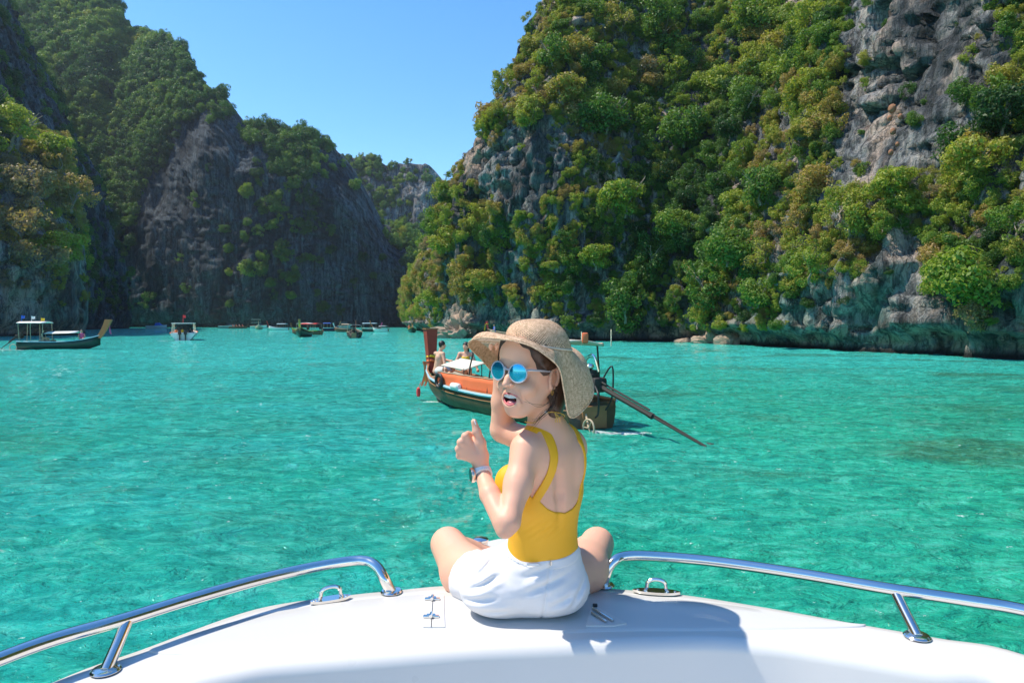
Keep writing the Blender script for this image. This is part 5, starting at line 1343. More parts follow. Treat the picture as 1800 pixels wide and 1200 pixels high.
def longtail(name, pos, head, L=8.0, Bm=1.8, fb=.55, rise=.85, hull=OLIVE, trim=SKYBLUE, prow=REDW, canopy=None, cz=1.75, crange=(.08, .55), ribbons=(), engine=True, shaft=None, prow_h=1.0, prow_w=.17, prow_d=1.0,
             label='', group=None, fine=False, awning=None, tank=None, rake=.55):
    """wooden boat with a raised bow post; local +x is the bow, z = 0 the water"""
    root = empty(name, (pos[0], pos[1], 0), R(head), label, 'boat', group)
    ns = 26 if fine else 12; nc = 7 if fine else 5
    t = np.linspace(0, 1, ns)
    hb = Bm / 2 * np.interp(t, [0, .12, .35, .6, .8, .92, 1], [.62, .82, 1, .95, .70, .38, .05])
    sh = fb * (1 + .12 * (1 - t) ** 3) + rise * t ** 4.5; ke = -.22 + (.30 + rise * .45) * t ** 5
    x = t * L
    rows = []
    for i in range(ns):
        r_ = []
        for s_ in np.linspace(-1, 1, 2 * nc - 1):
            a = abs(s_); r_.append((x[i] - .12 * (1 - a) * (t[i] < .02), math.copysign(hb[i] * (1 - (1 - a) ** 1.9), s_), ke[i] + (sh[i] - ke[i]) * a ** 2.1))
        rows.append(r_)
    m = MB().grid(rows); vs_ = list(m.bm.verts)[:2 * nc - 1]; m.bm.faces.new(vs_)
    ho = m.build('hull', hull, root)
    so_ = ho.modifiers.new('planking', 'SOLIDIFY'); so_.thickness = .035; so_.offset = -1
    g1 = [(x[i], -hb[i] - .01, sh[i] + .01) for i in range(ns)]; g2 = [(x[i], hb[i] + .01, sh[i] + .01) for i in range(ns)]
    MB().tube(g1, .038, 6).build('gunwale', trim, root); MB().tube(g2, .038, 6).build('gunwale', trim, root)
    if fine:
        for g in (g1, g2):
            MB().tube([(a, b_ * .955, c + .02) for a, b_, c in g], .034, 6).build('rub_rail', WOOD, root)
            MB().tube([(a, b_ * .985, c - .13) for a, b_, c in g], .014, 6).build('hull_moulding', WOOD, root)
        for i in range(3, ns - 2, 3):
            MB().tube([(x[i], -hb[i] * .93, sh[i] - .06), (x[i], -hb[i] * .78, (sh[i] + ke[i]) / 2), (x[i], 0, ke[i] + .10), (x[i], hb[i] * .78, (sh[i] + ke[i]) / 2), (x[i], hb[i] * .93, sh[i] - .06)], .022, 5).build('rib', WOOD, root)
    # floor boards and thwarts
    k = [i for i in range(ns) if .06 < t[i] < .97]
    MB().grid([[(x[i], -hb[i] * .84, ke[i] + (sh[i] - ke[i]) * .55), (x[i], 0, ke[i] + (sh[i] - ke[i]) * .57), (x[i], hb[i] * .84, ke[i] + (sh[i] - ke[i]) * .55)] for i in k]).build('floor', WOOD, root)
    for tt in ((.22, .40, .56, .72, .88) if fine else (.3, .6)):
        b_, s1 = np.interp(tt, t, hb), np.interp(tt, t, sh)
        MB().box((tt * L, 0, s1 - .10), (.24, 2 * b_ * .95, .035)).build('thwart', PALEW, root)
    # bow post: a plank that widens upward
    p0 = Vector((L - .12, 0, sh[-1] - .25)); p1 = p0 + Vector((rake * prow_h, 0, prow_h + .25))
    pm = MB(); n_ = 8; rr_ = []
    for i in range(n_):
        q = i / (n_ - 1); c = p0.lerp(p1, q) + Vector((.10 * math.sin(q * math.pi) * rake, 0, 0)); w = prow_w * (.55 + .45 * q) ; d = (.09 + .03 * q) * prow_d
        rr_.append([c + Vector((d, -w * .5, 0)), c + Vector((d, w * .5, 0)), c + Vector((-d, w * .5, .03)), c + Vector((-d, -w * .5, .03))])
    pm.grid(rr_, closed=True); pv = list(pm.bm.verts); pm.bm.faces.new(pv[:4]); pm.bm.faces.new(pv[-4:])
    po = pm.build('prow', prow, root, angle=20)
    MB().box(p1 + Vector((0, 0, .03)), (.26, prow_w * 1.12, .035)).build('prow_cap', WOOD, po)
    for j, rc in enumerate(ribbons):
        c = p0.lerp(p1, (.30 if fine else .74) + .1 * j)
        rb_ = MB().tube([c + Vector((.13 * math.cos(a), .11 * math.sin(a) + 0, .02 * math.sin(3 * a))) for a in np.linspace(0, 2 * math.pi, 10, endpoint=False)], .040, 6, closed=True)
        e = c + Vector((.16, (-1) ** j * .05, -.02))
        for q in range(2): rb_.grid([[e + Vector((.02 * i + .03 * q, .05 * math.sin(i * 1.3 + q) + .06 * q, -.15 * i)), e + Vector((.05 + .02 * i + .03 * q, .05 + .05 * math.cos(i + q) + .06 * q, -.15 * i - .02))] for i in range(6)])
        rb_.build('ribbon', rc, root)
    if canopy:
        x0, x1 = crange[0] * L, crange[1] * L; w = Bm * (.33 if fine else .42)
        rows = [[(xx, w * s_ * 1.05, cz + .12 * (1 - s_ * s_) - .02 * abs((xx - x0) / (x1 - x0) - .5)) for s_ in np.linspace(-1, 1, 9)] for xx in np.linspace(x0, x1, 8)]
        co = MB().grid(rows).build('canopy', canopy, root); q = co.modifiers.new('thickness', 'SOLIDIFY'); q.thickness = .035
        npost = 4 if fine else 3
        for i in range(npost):
            xx = x0 + (x1 - x0) * (.06 + .88 * i / (npost - 1)); b_, s1 = np.interp(xx / L, t, hb), np.interp(xx / L, t, sh)
            for sg in (-1, 1): MB().tube([(xx, sg * b_ * .93, s1 - .05), (xx, sg * (b_ + w) / 2, (s1 + cz) / 2), (xx, sg * w, cz + .01)], .022, 6).build('canopy_post', IRON if fine else PALEW, root)
        if fine:
            for sg in (-1, 1): MB().tube([(x0, sg * w, cz + .02), (x1, sg * w, cz + .02)], .02, 6).build('canopy_rail', PALEW, root)
    if awning:
        a0, a1, az, am, aw = awning
        rows = [[(xx, aw * s_, az + .16 * (1 - abs(s_)) + .05 * ((xx - a0) / (a1 - a0))) for s_ in np.linspace(-1, 1, 7)] for xx in np.linspace(a0, a1, 6)]
        co = MB().grid(rows).build('awning', am, root); q = co.modifiers.new('thickness', 'SOLIDIFY'); q.thickness = .02
        for xx in (a0 + .08, a1 - .08):
            for sg in (-1, 1): MB().tube([(xx, sg * aw * .96, np.interp(xx / L, t, sh) - .2), (xx, sg * aw * .96, az + .02)], .016, 6).build('awning_post', IRON, root)
    if tank: MB().box((tank[0] * L, 0, fb + .02), (tank[1], Bm * .55, .34), bevel=.03).build('locker', tank[2], root)
    if engine:
        e0 = Vector((-.10, 0, fb + .42))
        en = MB().box(e0 + Vector((.05, 0, .02)), (.52, .34, .30), bevel=.06).box(e0 + Vector((.12, 0, .22)), (.30, .22, .18), bevel=.03).box(e0 + Vector((.0, .10, .18)), (.16, .14, .12), bevel=.02).tube([e0 + Vector((.2, .18, -.05)), e0 + Vector((-.2, .18, -.05))], .035, 8).box(e0 + Vector((.2, -.16, .1)), (.2, .08, .2), bevel=.02).lathe([(0, 0), (.11, 0), (.12, .05), (.0, .06)], 14, Matrix.Translation(e0 + Vector((.33, 0, .02))) @ Matrix.Rotation(math.pi / 2, 4, 'Y'))
        eo = en.build('engine', IRON, root)
        if fine:
            MB().tube(spline([(e0.x + .1, .12, e0.z + .2), (e0.x + .05, .2, e0.z + .5), (e0.x - .15, .16, e0.z + .62), (e0.x - .25, .1, e0.z + .3)], 5), .028, 8).build('exhaust', METAL, eo)
            MB().tube(spline([(e0.x - .1, -.1, e0.z + .1), (e0.x - .3, -.2, e0.z + .4), (e0.x - .28, -.22, e0.z - .2), (e0.x - .1, -.2, e0.z - .5)], 5), .018, 8).build('hose', BLACK, eo)
            MB().tube(spline([(e0.x - .2, .15, e0.z), (e0.x - .42, .25, e0.z - .15), (e0.x - .36, .2, e0.z - .5), (e0.x - .15, .1, e0.z - .62)], 5), .022, 8).build('hose', BLACK, eo)
            MB().tube([(e0.x + .2, -.05, e0.z + .1), (e0.x + .7, -.25, e0.z + .35), (e0.x + 1.1, -.28, e0.z + .35)], .02, 8).build('tiller', METAL, eo)
            MB().ball((e0.x + .1, .06, e0.z + .38), (.11, .09, .07), 2).build('air_filter', METAL, eo)
        MB().box((-.06, 0, fb * .55), (.10, Bm * .30, fb * .9)).build('engine_mount', WOOD, root)
        if shaft is not None:
            Mi = Matrix.Rotation(-R(head), 3, 'Z'); tip = Mi @ (Vector(shaft) - Vector((pos[0], pos[1], 0)))
            a = e0 + Vector((-.15, 0, 0)); mid = a.lerp(tip, .50)
            sm = MB().tube([a, mid], .055, 8).tube([mid, mid.lerp(tip, .06)], .065, 8).tube([mid, tip], [.028, .022], 8)
            sf = sm.build('propeller_shaft', IRON, root)
            MB().tube([a + Vector((0, 0, .10)), mid + Vector((0, 0, .09))], .022, 8).build('shaft_guard', IRON, sf)
            MB().tube([mid.lerp(tip, .05) + Vector((0, 0, .045)), tip + Vector((0, 0, .02))], .014, 8).build('shaft_guard', IRON, sf)
            d = (tip - a).normalized(); pr = MB()
            for kk in range(3): pr.ball(tip + d * .03 + Matrix.Rotation(kk * 2.094, 3, d) @ d.orthogonal().normalized() * .09, (.09, .05, .012), 1)
            pr.build('propeller', IRON, sf)
    return root

def speedboat(name, pos, head, L=7.0, Bm=2.5, hull=WHITEP, top=WHITEP, label='', outb=2, roof=True, group=None, glass=DGLASS, decks=1, rim=None):
    root = empty(name, (pos[0], pos[1], 0), R(head), label, 'boat', group)
    t = np.linspace(0, 1, 12); hb = Bm / 2 * np.interp(t, [0, .5, .75, .9, 1], [.93, 1, .82, .48, .04]); sh = .85 + .35 * t ** 2; ke = -.3 + .45 * t ** 4
    rows = [[(t[i] * L, s_ * hb[i] * (1.0 if abs(s_) > .9 else .92), ke[i] + (sh[i] - ke[i]) * {0: 0, .5: .12, .8: .55, 1: 1}[abs(s_)]) for s_ in (-1, -.8, -.5, 0, .5, .8, 1)] for i in range(12)]
    m = MB().grid(rows); vv = list(m.bm.verts)[:7]; m.bm.faces.new(vv); m.build('hull', hull, root)
    MB().grid([[(t[i] * L, -hb[i] * .97, sh[i] - (.30 if t[i] < .55 else .02)), (t[i] * L, 0, sh[i] - (.28 if t[i] < .55 else -.06)), (t[i] * L, hb[i] * .97, sh[i] - (.30 if t[i] < .55 else .02))] for i in range(12)]).build('deck', top, root)
    for sg in (-1, 1): MB().tube([(t[i] * L, sg * hb[i] * 1.01, sh[i]) for i in range(12)], .05, 6).build('gunwale', rim or hull, root)
    cab = MB(); rows = []
    for xx, hh_, w in ((.42, .05, .80), (.46, .95, .66), (.60, 1.0, .64), (.70, .45, .60), (.82, .02, .40)):
        b_ = np.interp(xx, t, hb); s1 = np.interp(xx, t, sh); rows.append([(xx * L, -b_ * w, s1 - .02), (xx * L, -b_ * w * .85, s1 + hh_), (xx * L, b_ * w * .85, s1 + hh_), (xx * L, b_ * w, s1 - .02)])
    cab.grid(rows).build('windscreen', glass, root)
    if roof:
        rz = 2.05; w = Bm * .42
        for d in range(decks):
            z0 = rz + d * 1.1
            MB().box((.32 * L, 0, z0), (L * .52, 2 * w, .08), bevel=.03).build('roof', top, root)
            for xx in (.08, .30, .55):
                for sg in (-1, 1): MB().tube([(xx * L, sg * w * .98, z0 - 1.1 if d else .9), (xx * L, sg * w * .9, z0)], .03, 6).build('roof_post', METAL, root)
    for k in range(outb):
        y = (k - (outb - 1) / 2) * .62
        ob = MB().box((-.28, y, .95), (.46, .36, .50), taper=.8, bevel=.05).build('outboard', BLACK, root)
        MB().box((-.24, y, .40), (.20, .14, .75)).build('outboard_leg', BLACK, ob)
    sb_ = MB().box((.12 * L, 0, .78), (.45, Bm * .75, .3), bevel=.04).build('seat', WHITEP, root)
    return root

# ---- small people, each a single blended body
def person(name, J, label, skin, hair, cloth, h=.012, parent_boat=None, extra=None, cat='person'):
    """J: joint positions in the world; cloth: [(part name, material, [joints], radius)]"""
    pts = np.array([np.array(v) for v in J.values()]); lo, hi = pts.min(0) - .18, pts.max(0) + .2
    B = Body(*[np.arange(lo[i], hi[i], h, dtype=np.float32) for i in range(3)]); q = {k: np.array(v, float) for k, v in J.items()}
    B.chain([q['pelvis'], (q['pelvis'] + q['chest']) / 2, q['chest']], [.145, .115, .135], .05)
    sh = (q['shL'] + q['shR']) / 2; B.cone(q['shL'], q['shR'], .058, .058, .05); B.cone(sh, q['head'], .052, .05, .03)
    for s_ in 'LR':
        B.chain([q['sh' + s_], q['el' + s_], q['ha' + s_]], [.055, .042, .028], .02); B.ell(q['ha' + s_], (.045, .04, .05), None, .02)
        B.chain([q['pelvis'] + (q['kn' + s_] - q['pelvis']) * .12, q['kn' + s_], q['ft' + s_]], [.098, .062, .040], .03)
        d = q['ft' + s_] - q['kn' + s_]; fw = q['kn' + s_] - q['pelvis']; fw[2] = 0; fw /= np.linalg.norm(fw) + 1e-6
        B.cone(q['ft' + s_], q['ft' + s_] + fw * .14 + [0, 0, -.02], .040, .028, .02)
    look = np.array(J.get('look', (0, -1, 0)), float); look /= np.linalg.norm(look)
    B.ell(q['head'] + [0, 0, .03], (.085, .085, .105), None, .01); B.ell(q['head'] + look * .03 + [0, 0, -.035], (.055, .055, .06), None, .02); B.ell(q['head'] + look * .095 + [0, 0, -.005], (.015, .015, .02), None, .01)
    sd = np.cross(look, [0, 0, 1]); 
    for sg in (-1, 1): B.ell(q['head'] + sd * sg * .083, (.014, .014, .026), None, .008)
    root = empty(name, tuple(q['pelvis']), 0, label, cat); b0 = Vector(root.location)
    o = link_mesh('body', B.mesh('body', [skin]), None, root); o.location = -b0
    Hh = Body(B.x, B.y, B.z); Hh.ell(q['head'] + [0, 0, .045] - look * .012, (.094, .094, .105), None, .01); Hh.ell(q['head'] + look * .075 + [0, 0, -.035], (.075, .085, .085), None, .004, 'cut')
    if hair[1]: Hh.chain([q['head'] - look * .07, q['head'] - look * .085 + [0, 0, -.12], q['head'] - look * .08 + [0, 0, -.2]], [.06, .05, .02], .02)
    o = link_mesh('hair', Hh.mesh('hair', [hair[0]]), None, root); o.location = -b0
    for nm, mat, segs, off_ in cloth:
        C2 = Body(B.x, B.y, B.z); 
        for a, b_, r0, r1, t0, t1 in segs:
            pa, pb = q[a] if isinstance(a, str) else np.array(a), q[b_] if isinstance(b_, str) else np.array(b_)
            C2.cone(pa + (pb - pa) * t0, pa + (pb - pa) * t1, r0, r1, .03)
        if off_ is not None: C2.v = np.maximum(C2.v, B.v - off_)
        o = link_mesh(nm, C2.mesh(nm, [mat]), None, root); o.location = -b0
    return root
TAN = skin_material('tanned_skin', (.74, .45, .32), (.64, .36, .24)); DARKH = simple('black_hair', (.015, .011, .009), .5)

# ---- the near longtail boat
P0 = (1.62, 13.85); HD = math.degrees(math.atan2(20.4 - 13.85, -2.45 - 1.62))
near_boat = longtail('longtail_boat', P0, HD, L=7.7, Bm=2.05, fb=.50, rise=.42, hull=OLIVE, trim=SKYBLUE, prow=REDW, canopy=CREAM, cz=1.72, crange=(.06, .50), engine=True, shaft=(3.42, 11.95, .0), prow_h=1.05, prow_w=.36, ribbons=(ORANGE, YELLOW),
         label='wooden longtail boat with tall red bow post and orange screens, nearest behind the straw hat', fine=True, awning=(4.35, 5.7, 1.0, CREAM, .62), rake=.10)
nb_M = Matrix.Translation((P0[0], P0[1], 0)) @ Matrix.Rotation(R(HD), 4, 'Z')
NB = lambda x, y, z: nb_M @ Vector((x, y, z))
# orange side screens hang inside the gunwale: parts of the boat
for sg in (-1, 1):
    rows = [[(x_, sg * (.93 - .004 * (x_ - 3) ** 2), z_ + .006 * math.sin(x_ * 9)) for x_ in np.linspace(2.2, 5.3, 16)] for z_ in (.48, .62, .78, .90)]
    o = MB().grid(rows).build('side_screen', ORANGE, near_boat); q = o.modifiers.new('thickness', 'SOLIDIFY'); q.thickness = .015
    MB().tube([(x_, sg * (.93 - .004 * (x_ - 3) ** 2), .91 + .006 * math.sin(x_ * 9)) for x_ in np.linspace(2.2, 5.3, 16)], .012, 5).build('screen_rope', PALEW, o)
ty = MB()
ty.tube([NB(5.05 + .17 * math.cos(a), .99, .68 + .17 * math.sin(a)) for a in np.linspace(0, 2 * math.pi, 22, endpoint=False)], .045, 8, closed=True)
for k in range(3): ty.tube([NB(5.05 - .14 * math.cos(k * 2.1 + .5), .99, .68 - .14 * math.sin(k * 2.1 + .5)), NB(5.05, .99, .68)], .015, 5)
tag(ty.build('tyre_fender', BLACK), 'black tyre hung against the orange screen of the near longtail boat', 'tyre')
tag(MB().tube([NB(3.9, 1.0, .62), NB(3.94, 1.0, .62), NB(4.26, 1.0, .62), NB(4.3, 1.0, .62)], [.05, .085, .085, .05], 12).build('rolled_bag', WHITEP), 'pale rolled bag lying on the gunwale of the near longtail boat', 'bag')
tag(MB().tube([NB(7.0, .62, .50), NB(7.0, .68, .36)], .008, 5).lathe([(0, -.20), (.05, -.16), (.06, -.05), (.05, .05), (0, .10)], 10, Matrix.Translation(NB(7.0, .70, .26))).build('boat_fender', REDC), 'red fender hanging at the bow of the near longtail boat', 'fender')
lj = MB().box(NB(.35, -.1, 1.87), (.13, .10, .22), bevel=.03); tag(lj.build('life_jacket', ORANGE), 'orange bundle standing on the canopy roof of the near boat', 'life jacket')
for k, (a, b_) in enumerate(((.05, -.55), (.6, -.2))): tag(MB().tube([NB(a, b_, 1.70), NB(a, b_, 2.05 - .05 * k)], .012, 6).build('pole', METAL), ('thin upright pole at the back corner of the near boat canopy', 'thin upright pole beside the orange bundle on the near boat canopy')[k], 'pole')
wl = MB().tube([NB(-.35 + .17 * math.cos(a), .35, .12 + .17 * math.sin(a)) for a in np.linspace(0, 2 * math.pi, 26, endpoint=False)], .020, 8, closed=True)
for k in range(3): wl.tube([NB(-.35, .35, .12), NB(-.35 + .17 * math.cos(k * 2.1), .35, .12 + .17 * math.sin(k * 2.1))], .010, 5)
wl.tube([NB(-.35, .35, .12), NB(-.05, .2, .4)], .02, 6); o = wl.build('propeller_ring', PALEW); o.parent = near_boat; o.matrix_parent_inverse = nb_M.inverted()
# man and woman aboard
def aw(px, py, Y): return tuple(at(px, py, Y))
seatz = .80
mp = Vector(NB(6.35, .40, .84)); 
def rel(p, dx, dy, dz): return (p[0] + dx, p[1] + dy, p[2] + dz)
J = {'pelvis': mp, 'chest': rel(mp, .06, -.02, .36), 'shL': rel(mp, -.07, .12, .48), 'shR': rel(mp, .16, -.15, .48), 'head': rel(mp, .13, -.04, .70), 'elL': rel(mp, .18, .16, .30), 'haL': rel(mp, .38, .06, .26),
     'elR': rel(mp, .22, -.26, .22), 'haR': rel(mp, .42, -.24, .10), 'knL': rel(mp, .42, -.02, .04), 'ftL': rel(mp, .22, -.35, -.18), 'knR': rel(mp, .24, -.42, .06), 'ftR': rel(mp, .26, -.62, -.36), 'look': (.95, .15, -.05)}
man = person('person', J, 'bearded shirtless man in white shorts sitting on the bow of the longtail boat', TAN, (DARKH, False),
       [('shorts', WHITEP, [('pelvis', 'knL', .13, .10, 0, .75), ('pelvis', 'knR', .13, .10, 0, .75)], None),
        ('beard', DARKH, [(rel(J['head'], .06, .0, -.07), rel(J['head'], .02, 0, -.07), .045, .05, 0, 1)], -.0)], .012)
wp = Vector(NB(6.2, -.42, .86))
J = {'pelvis': wp, 'chest': rel(wp, -.02, -.02, .32), 'shL': rel(wp, .16, -.05, .44), 'shR': rel(wp, -.18, -.03, .44), 'head': rel(wp, -.01, -.06, .64), 'elL': rel(wp, .26, -.12, .18), 'haL': rel(wp, .34, -.22, -.02),
     'elR': rel(wp, -.28, -.10, .22), 'haR': rel(wp, -.36, -.24, .08), 'knL': rel(wp, .12, -.42, .02), 'ftL': rel(wp, .16, -.50, -.38), 'knR': rel(wp, -.02, -.42, .0), 'ftR': rel(wp, .04, -.48, -.40), 'look': (-.5, -.85, -.05)}
gal = person('person', J, 'woman in a yellow bikini top and dark shorts sitting beside the shirtless man', TAN, (DARKH, True),
       [('shorts', NAVY, [('pelvis', 'knL', .13, .09, 0, .6), ('pelvis', 'knR', .13, .09, 0, .6)], None),
        ('bikini_top', YELLOW, [(rel(wp, -.09, -.14, .31), rel(wp, -.07, -.13, .32), .06, .055, 0, 1), (rel(wp, .05, -.14, .31), rel(wp, .03, -.13, .32), .06, .055, 0, 1), (rel(wp, .05, -.1, .34), rel(wp, .10, -.05, .47), .02, .015, 0, 1), (rel(wp, -.09, -.1, .34), rel(wp, -.12, -.05, .47), .02, .015, 0, 1)], -.008 + .02)], .012)

# ---- the longtail boat at the left
gx = lambda px, Y: (px - 900) / F * Y
lt = longtail('longtail_boat', (gx(50, 56), 55.0), 9, L=6.0, Bm=1.7, fb=.58, rise=.55, hull=GREENP, trim=SKYBLUE, prow=ORANGE, canopy=WHITEP, cz=2.15, crange=(.02, .36), ribbons=(PINK,), prow_h=1.25, prow_w=.34, prow_d=2.0, shaft=(gx(-6, 54), 54.5, .12),
         label='dark green longtail boat at the left edge with pink and green bow ribbons', fine=False, awning=(2.1, 4.4, 1.28, WHITEP, .72), tank=(.34, .9, PALEW), rake=.62)
lM = Matrix.Translation(lt.location) @ Matrix.Rotation(R(9), 4, 'Z')
def small_person(p, look, mat, label, hair=DARKH, group=None):
    """seated, a few pixels tall in the picture"""
    root = empty('person', p, 0, label, 'person', group)
    B = Body(*[np.arange(-.45, .45, .028, dtype=np.float32) for _ in range(2)], np.arange(-.35, .95, .028, dtype=np.float32))
    lk = np.array([look[0], look[1], 0.]); lk /= np.linalg.norm(lk); sd = np.array([-lk[1], lk[0], 0])
    T = B.twin(); T.chain([(0, 0, .05), (0, 0, .42)], [.15, .14], .05); T.cone(sd * .16 + [0, 0, .44], -sd * .16 + [0, 0, .44], .06, .06, .05)
    B.v = T.v + .015; B.cone((0, 0, .45), (0, 0, .62), .05, .05, .03); B.ell((0, 0, .68), (.09, .09, .115), None, .02)
    for s_ in (-1, 1):
        B.chain([sd * .19 * s_ + [0, 0, .43], sd * .24 * s_ + lk * .05 + [0, 0, .2], sd * .12 * s_ + lk * .25 + [0, 0, .14]], [.05, .04, .03], .02)
        B.chain([sd * .08 * s_ + [0, 0, .05], sd * .12 * s_ + lk * .36 + [0, 0, .08], sd * .12 * s_ + lk * .38 + [0, 0, -.26]], [.09, .06, .045], .03)
    link_mesh('body', B.mesh('body', [TAN], None, 1), None, root); link_mesh('shirt', T.mesh('shirt', [mat], None, 1), None, root)
    Hh = B.twin(); Hh.ell(np.array([0, 0, .70]) - lk * .02, (.10, .10, .115), None, 0); Hh.ell(np.array([0, 0, .66]) + lk * .08, (.07, .08, .08), None, 0, 'cut'); link_mesh('hair', Hh.mesh('hair', [hair], None, 1), None, root)
    return root
small_person(lM @ Vector((4.55, .1, .78)), (.5, -1), PINK, 'person in pink sitting at the bow of the dark green longtail boat')
small_person(lM @ Vector((1.72, 0, .80)), (1, 0), NAVY, 'boatman in dark clothes under the canopy of the dark green longtail boat')
for k, (x_, m_, h_) in enumerate(((.15, BLUEC, .5), (.9, WHITEP, .45), (1.6, YELLOW, .30))):
    c = lM @ Vector((x_, 0, 2.26)); fl = MB().tube([c, c + Vector((0, 0, h_))], .02, 5); fl.grid([[c + Vector((0, 0, h_ - .02)), c + Vector((0, 0, h_ - .26))], [c + Vector((.15, .05, h_ - .06)), c + Vector((.15, .05, h_ - .28))], [c + Vector((.28, 0, h_ - .04)), c + Vector((.28, 0, h_ - .24))]])
    tag(fl.build('flag', m_), ('small blue', 'small white', 'small yellow')[k] + ' flag on the canopy of the dark green longtail boat', 'flag')
wheel = MB().tube([lM @ Vector((-.25 + .26 * math.cos(a), -.5, .18 + .26 * math.sin(a))) for a in np.linspace(0, 2 * math.pi, 18, endpoint=False)], .035, 6, closed=True); tag(wheel.build('life_ring', PALEW), 'pale ring hanging at the stern of the dark green longtail boat', 'ring')

# ---- the twin outboard speedboat seen from behind
sb = speedboat('speedboat', (gx(321, 82), 82), 112, L=7.5, Bm=3.0, label='white speedboat with two black outboards seen from behind at the left', outb=2, rim=ORANGE)
for k, (x_, y_) in enumerate(((1.6, .8), (1.8, -.7), (2.6, .2))):
    small_person(Matrix.Translation(sb.location) @ Matrix.Rotation(R(112), 4, 'Z') @ Vector((x_, y_, .72)), (0, 1), (ORANGE, NAVY, YELLOW)[k], ('person in orange', 'person in dark clothes', 'person in yellow')[k] + ' sitting in the twin outboard speedboat')
fl = MB(); c = Vector((gx(322, 84), 84, 2.1)); fl.tube([c, c + Vector((0, 0, 1.0))], .025, 5).grid([[c + Vector((0, 0, .98)), c + Vector((0, 0, .65))], [c + Vector((.3, .05, .92)), c + Vector((.3, .05, .6))]])
tag(fl.build('flag', REDC), 'red flag above the roof of the twin outboard speedboat', 'flag')
fm = MB()
FOAM = simple('foam', (.75, .82, .80), .8, bmp=.5)
# ---- the far ones
speedboat('speedboat', (gx(258, 235), 235), 6, L=6.6, Bm=2.2, label='small white speedboat with blue canvas, leftmost by the foot of the shaded wall', outb=1, roof=False, glass=BLUEC)
speedboat('speedboat', (gx(385, 240), 240), 4, L=5.4, Bm=2.0, hull=GREYP, top=GREYP, label='low grey speedboat in the shade between the twin outboard boat and the white tour boat', outb=1, roof=False)
b1 = longtail('longtail_boat', (gx(403, 236), 236), 3, L=6.2, fb=.6, rise=.3, hull=BROWNP, trim=BROWNP, prow=BROWNP, prow_h=.7, label='dark brown longtail boat crowded with people in the shade left of the tour boat', engine=False)
for k in range(4): small_person((gx(403, 236) + 1.2 + k * 1.1, 236.2, .8), (1, 0), (REDC, ORANGE, WHITEP, REDC)[k], ('passenger in red at the stern', 'passenger in orange, second from the stern', 'passenger in white', 'passenger in red at the bow')[k] + ' of the crowded brown longtail boat', group='passengers of the brown longtail boat')
longtail('longtail_boat', (gx(441, 205), 212), -72, L=6.5, Bm=2.4, fb=.7, rise=.7, hull=PALEW, trim=WHITEP, prow=AMBER, prow_h=1.1, label='pale longtail boat end-on in front of the white tour boat', engine=False, ribbons=(WHITEP,))
tb = speedboat('tour_boat', (gx(441, 245), 245), 3, L=5.6, Bm=2.4, label='white two-deck tour boat with red details beneath the shaded wall', outb=0, decks=2, rim=REDC)
D_ = 190
longtail('longtail_boat', (gx(507, D_), D_), 176, L=5.6, fb=.6, rise=.6, hull=WHITEP, trim=SKYBLUE, prow=REDC, canopy=SKYBLUE, cz=1.7, prow_h=1.3, label='longtail boat with a red bow post pointing left and a pale blue canopy', shaft=(gx(515, D_), D_, .1))
longtail('longtail_boat', (gx(531, 104), 107), -82, L=7.5, Bm=2.3, fb=.7, rise=.75, hull=GREENP, trim=AMBER, prow=AMBER, canopy=WHITEP, cz=2.0, crange=(.1, .6), prow_h=1.15, prow_w=.3, ribbons=(YELLOW, GREENC), label='longtail boat heading at us with yellow and green ribbons and a white canopy')
longtail('longtail_boat', (gx(561, 115), 116), 158, L=6.0, Bm=1.9, fb=.7, rise=.5, hull=BROWNP, trim=GREENC, prow=BROWNP, canopy=REDC, cz=1.9, crange=(.05, .62), prow_h=.8, shaft=(gx(571, 114), 114, 0.05), label='brown longtail boat with a bright red canopy')
longtail('longtail_boat', (gx(566, 165), 165), 12, L=3.9, Bm=1.8, fb=.7, rise=.6, hull=NAVY, trim=SKYBLUE, prow=AMBER, canopy=BLUEC, cz=1.9, prow_h=1.1, label='dark longtail boat with a blue canopy and a yellow bow post pointing right')
speedboat('speedboat', (gx(596, 225), 225), 4, L=4.2, Bm=2.0, hull=GREYP, top=GREYP, label='small grey speedboat with a flat roof in deep shade', outb=1)
longtail('longtail_boat', (gx(618, 150), 150), 172, L=3.9, Bm=1.8, fb=.7, rise=.5, hull=BROWNP, trim=PALEW, prow=WHITEP, canopy=PALEW, cz=1.7, prow_h=.8, label='brown longtail boat just behind the boat seen from its stern')
longtail('longtail_boat', (gx(625, 94), 93), 101, L=7.5, Bm=2.2, fb=.75, rise=.4, hull=IRON, trim=PALEW, prow=BROWNP, canopy=GREYP, cz=1.75, crange=(.15, .5), prow_h=1.3, shaft=(gx(607, 92), 92, .05), label='dark longtail boat seen from its stern with its engine shaft swung left')
longtail('longtail_boat', (gx(636, 155), 156), 4, L=4.0, Bm=2.0, fb=.7, rise=.5, hull=GREENP, trim=WHITEP, prow=PINK, canopy=SKYBLUE, cz=1.9, crange=(.0, .8), prow_h=.9, label='green longtail boat with a wide pale blue canopy, right of the stern-on boat')
longtail('longtail_boat', (gx(682, 155), 155), 174, L=3.6, Bm=1.8, fb=.65, rise=.5, hull=WHITEP, trim=GREYP, prow=ORANGE, prow_h=1.4, canopy=GREYP, cz=1.3, label='pale longtail boat with an orange bow post, rightmost of the far row', shaft=(gx(686, 154), 154, .1))
b2 = longtail('longtail_boat', (gx(721, 147), 150), -82, L=6.5, Bm=1.8, fb=.6, rise=.6, hull=GREENP, trim=YELLOW, prow=AMBER, prow_h=1.0, label='small green and yellow longtail boat alone left of the red bow post', ribbons=(ORANGE,), engine=False)
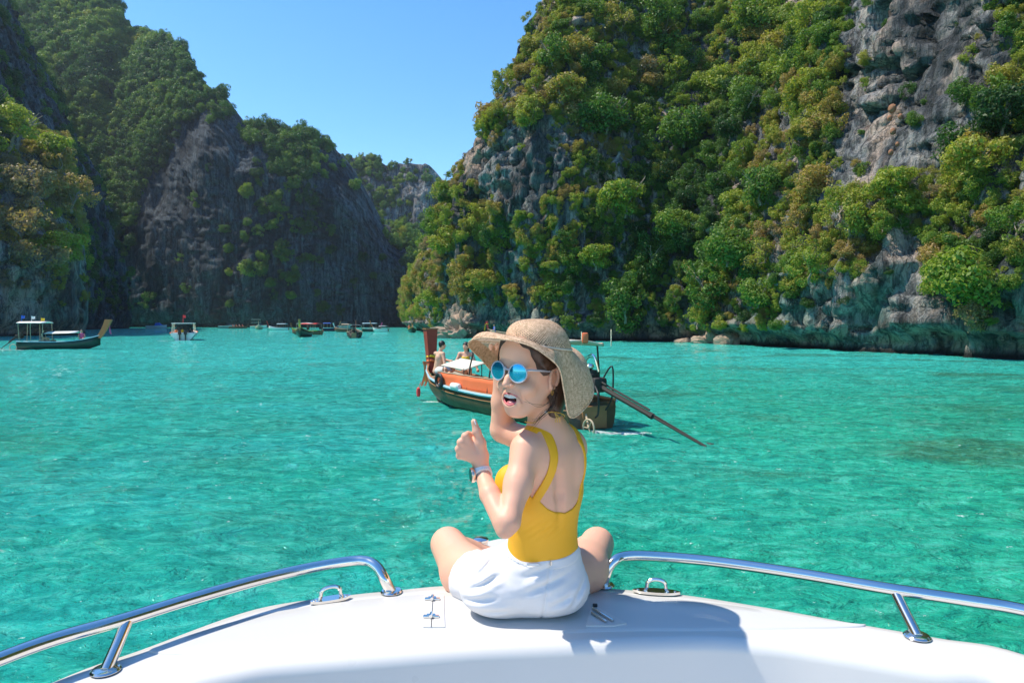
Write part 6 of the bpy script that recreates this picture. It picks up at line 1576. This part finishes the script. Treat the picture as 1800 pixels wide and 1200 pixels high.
small_person((gx(721, 147) - .3, 147.5, .95), (0, -1), ORANGE, 'person in orange on the small longtail boat left of the red bow post'); small_person((gx(721, 147) + .35, 148.5, .85), (0, -1), WHITEP, 'person in white on the small longtail boat left of the red bow post')
speedboat('speedboat', (gx(756, 190), 190), 178, L=4.8, Bm=2.0, label='low white speedboat half hidden by the red bow post', outb=1, roof=False)
D_ = 76
b3 = longtail('longtail_boat', (gx(992, D_), D_ + 1), 172, L=8.7, Bm=1.9, fb=.8, rise=.6, hull=BROWNP, trim=PALEW, prow=REDC, prow_h=.9, canopy=CREAM, cz=1.7, ribbons=(YELLOW, REDC), crange=(.3, .6), label='longtail boat with a garlanded red bow post rising just behind the hat brim', rake=.25)
small_person((gx(869, D_), D_, 1.15), (-1, -.3), BLUEC, 'person in blue on the boat just behind the hat brim')

# ---- pale boulders at the foot of the right cliff
BOULD = simple('pale_boulder', (.34, .25, .19), .85, var=.35, vscale=1.2, bmp=.8)
for k, (px, w, h_, lab) in enumerate(((1207, 30, 7, 'long low pale boulder at the waterline, leftmost below the right cliff'), (1250, 34, 20, 'tall pale split boulder in the group at the waterline'), (1285, 30, 14, 'grey brown boulder right of the tall pale one at the waterline'),
      (815, 44, 32, 'pale spiky rock stack at the foot of the left buttress'))):
    p = on_cliff(PR, px, 599 if px < 1300 else 612); Y_ = p[1] - .6; s_ = Y_ / F; c = Vector((gx(px, Y_), Y_, 0))
    m = MB().ball(c + Vector((0, .6, h_ * s_ * .15)), (w * s_ * .62, w * s_ * .6, h_ * s_ * .75), 5)
    V = np.array([v.co[:] for v in m.bm.verts]); dv = (fbm(V * .8 + k, 5, .6, seed=200 + k, ridge=True) * .8 + fbm(V * .45 + k * 3, 2, seed=90 + k) * .6) * h_ * s_ + (fbm(V * np.array([1.6, 1.6, .2]), 2, seed=k) * .5 * h_ * s_ if px < 900 else 0)
    for v, d in zip(m.bm.verts, dv): v.co += (v.co - c).normalized() * float(d)
    tag(m.build('boulder', BOULD, angle=18), lab, 'boulder')
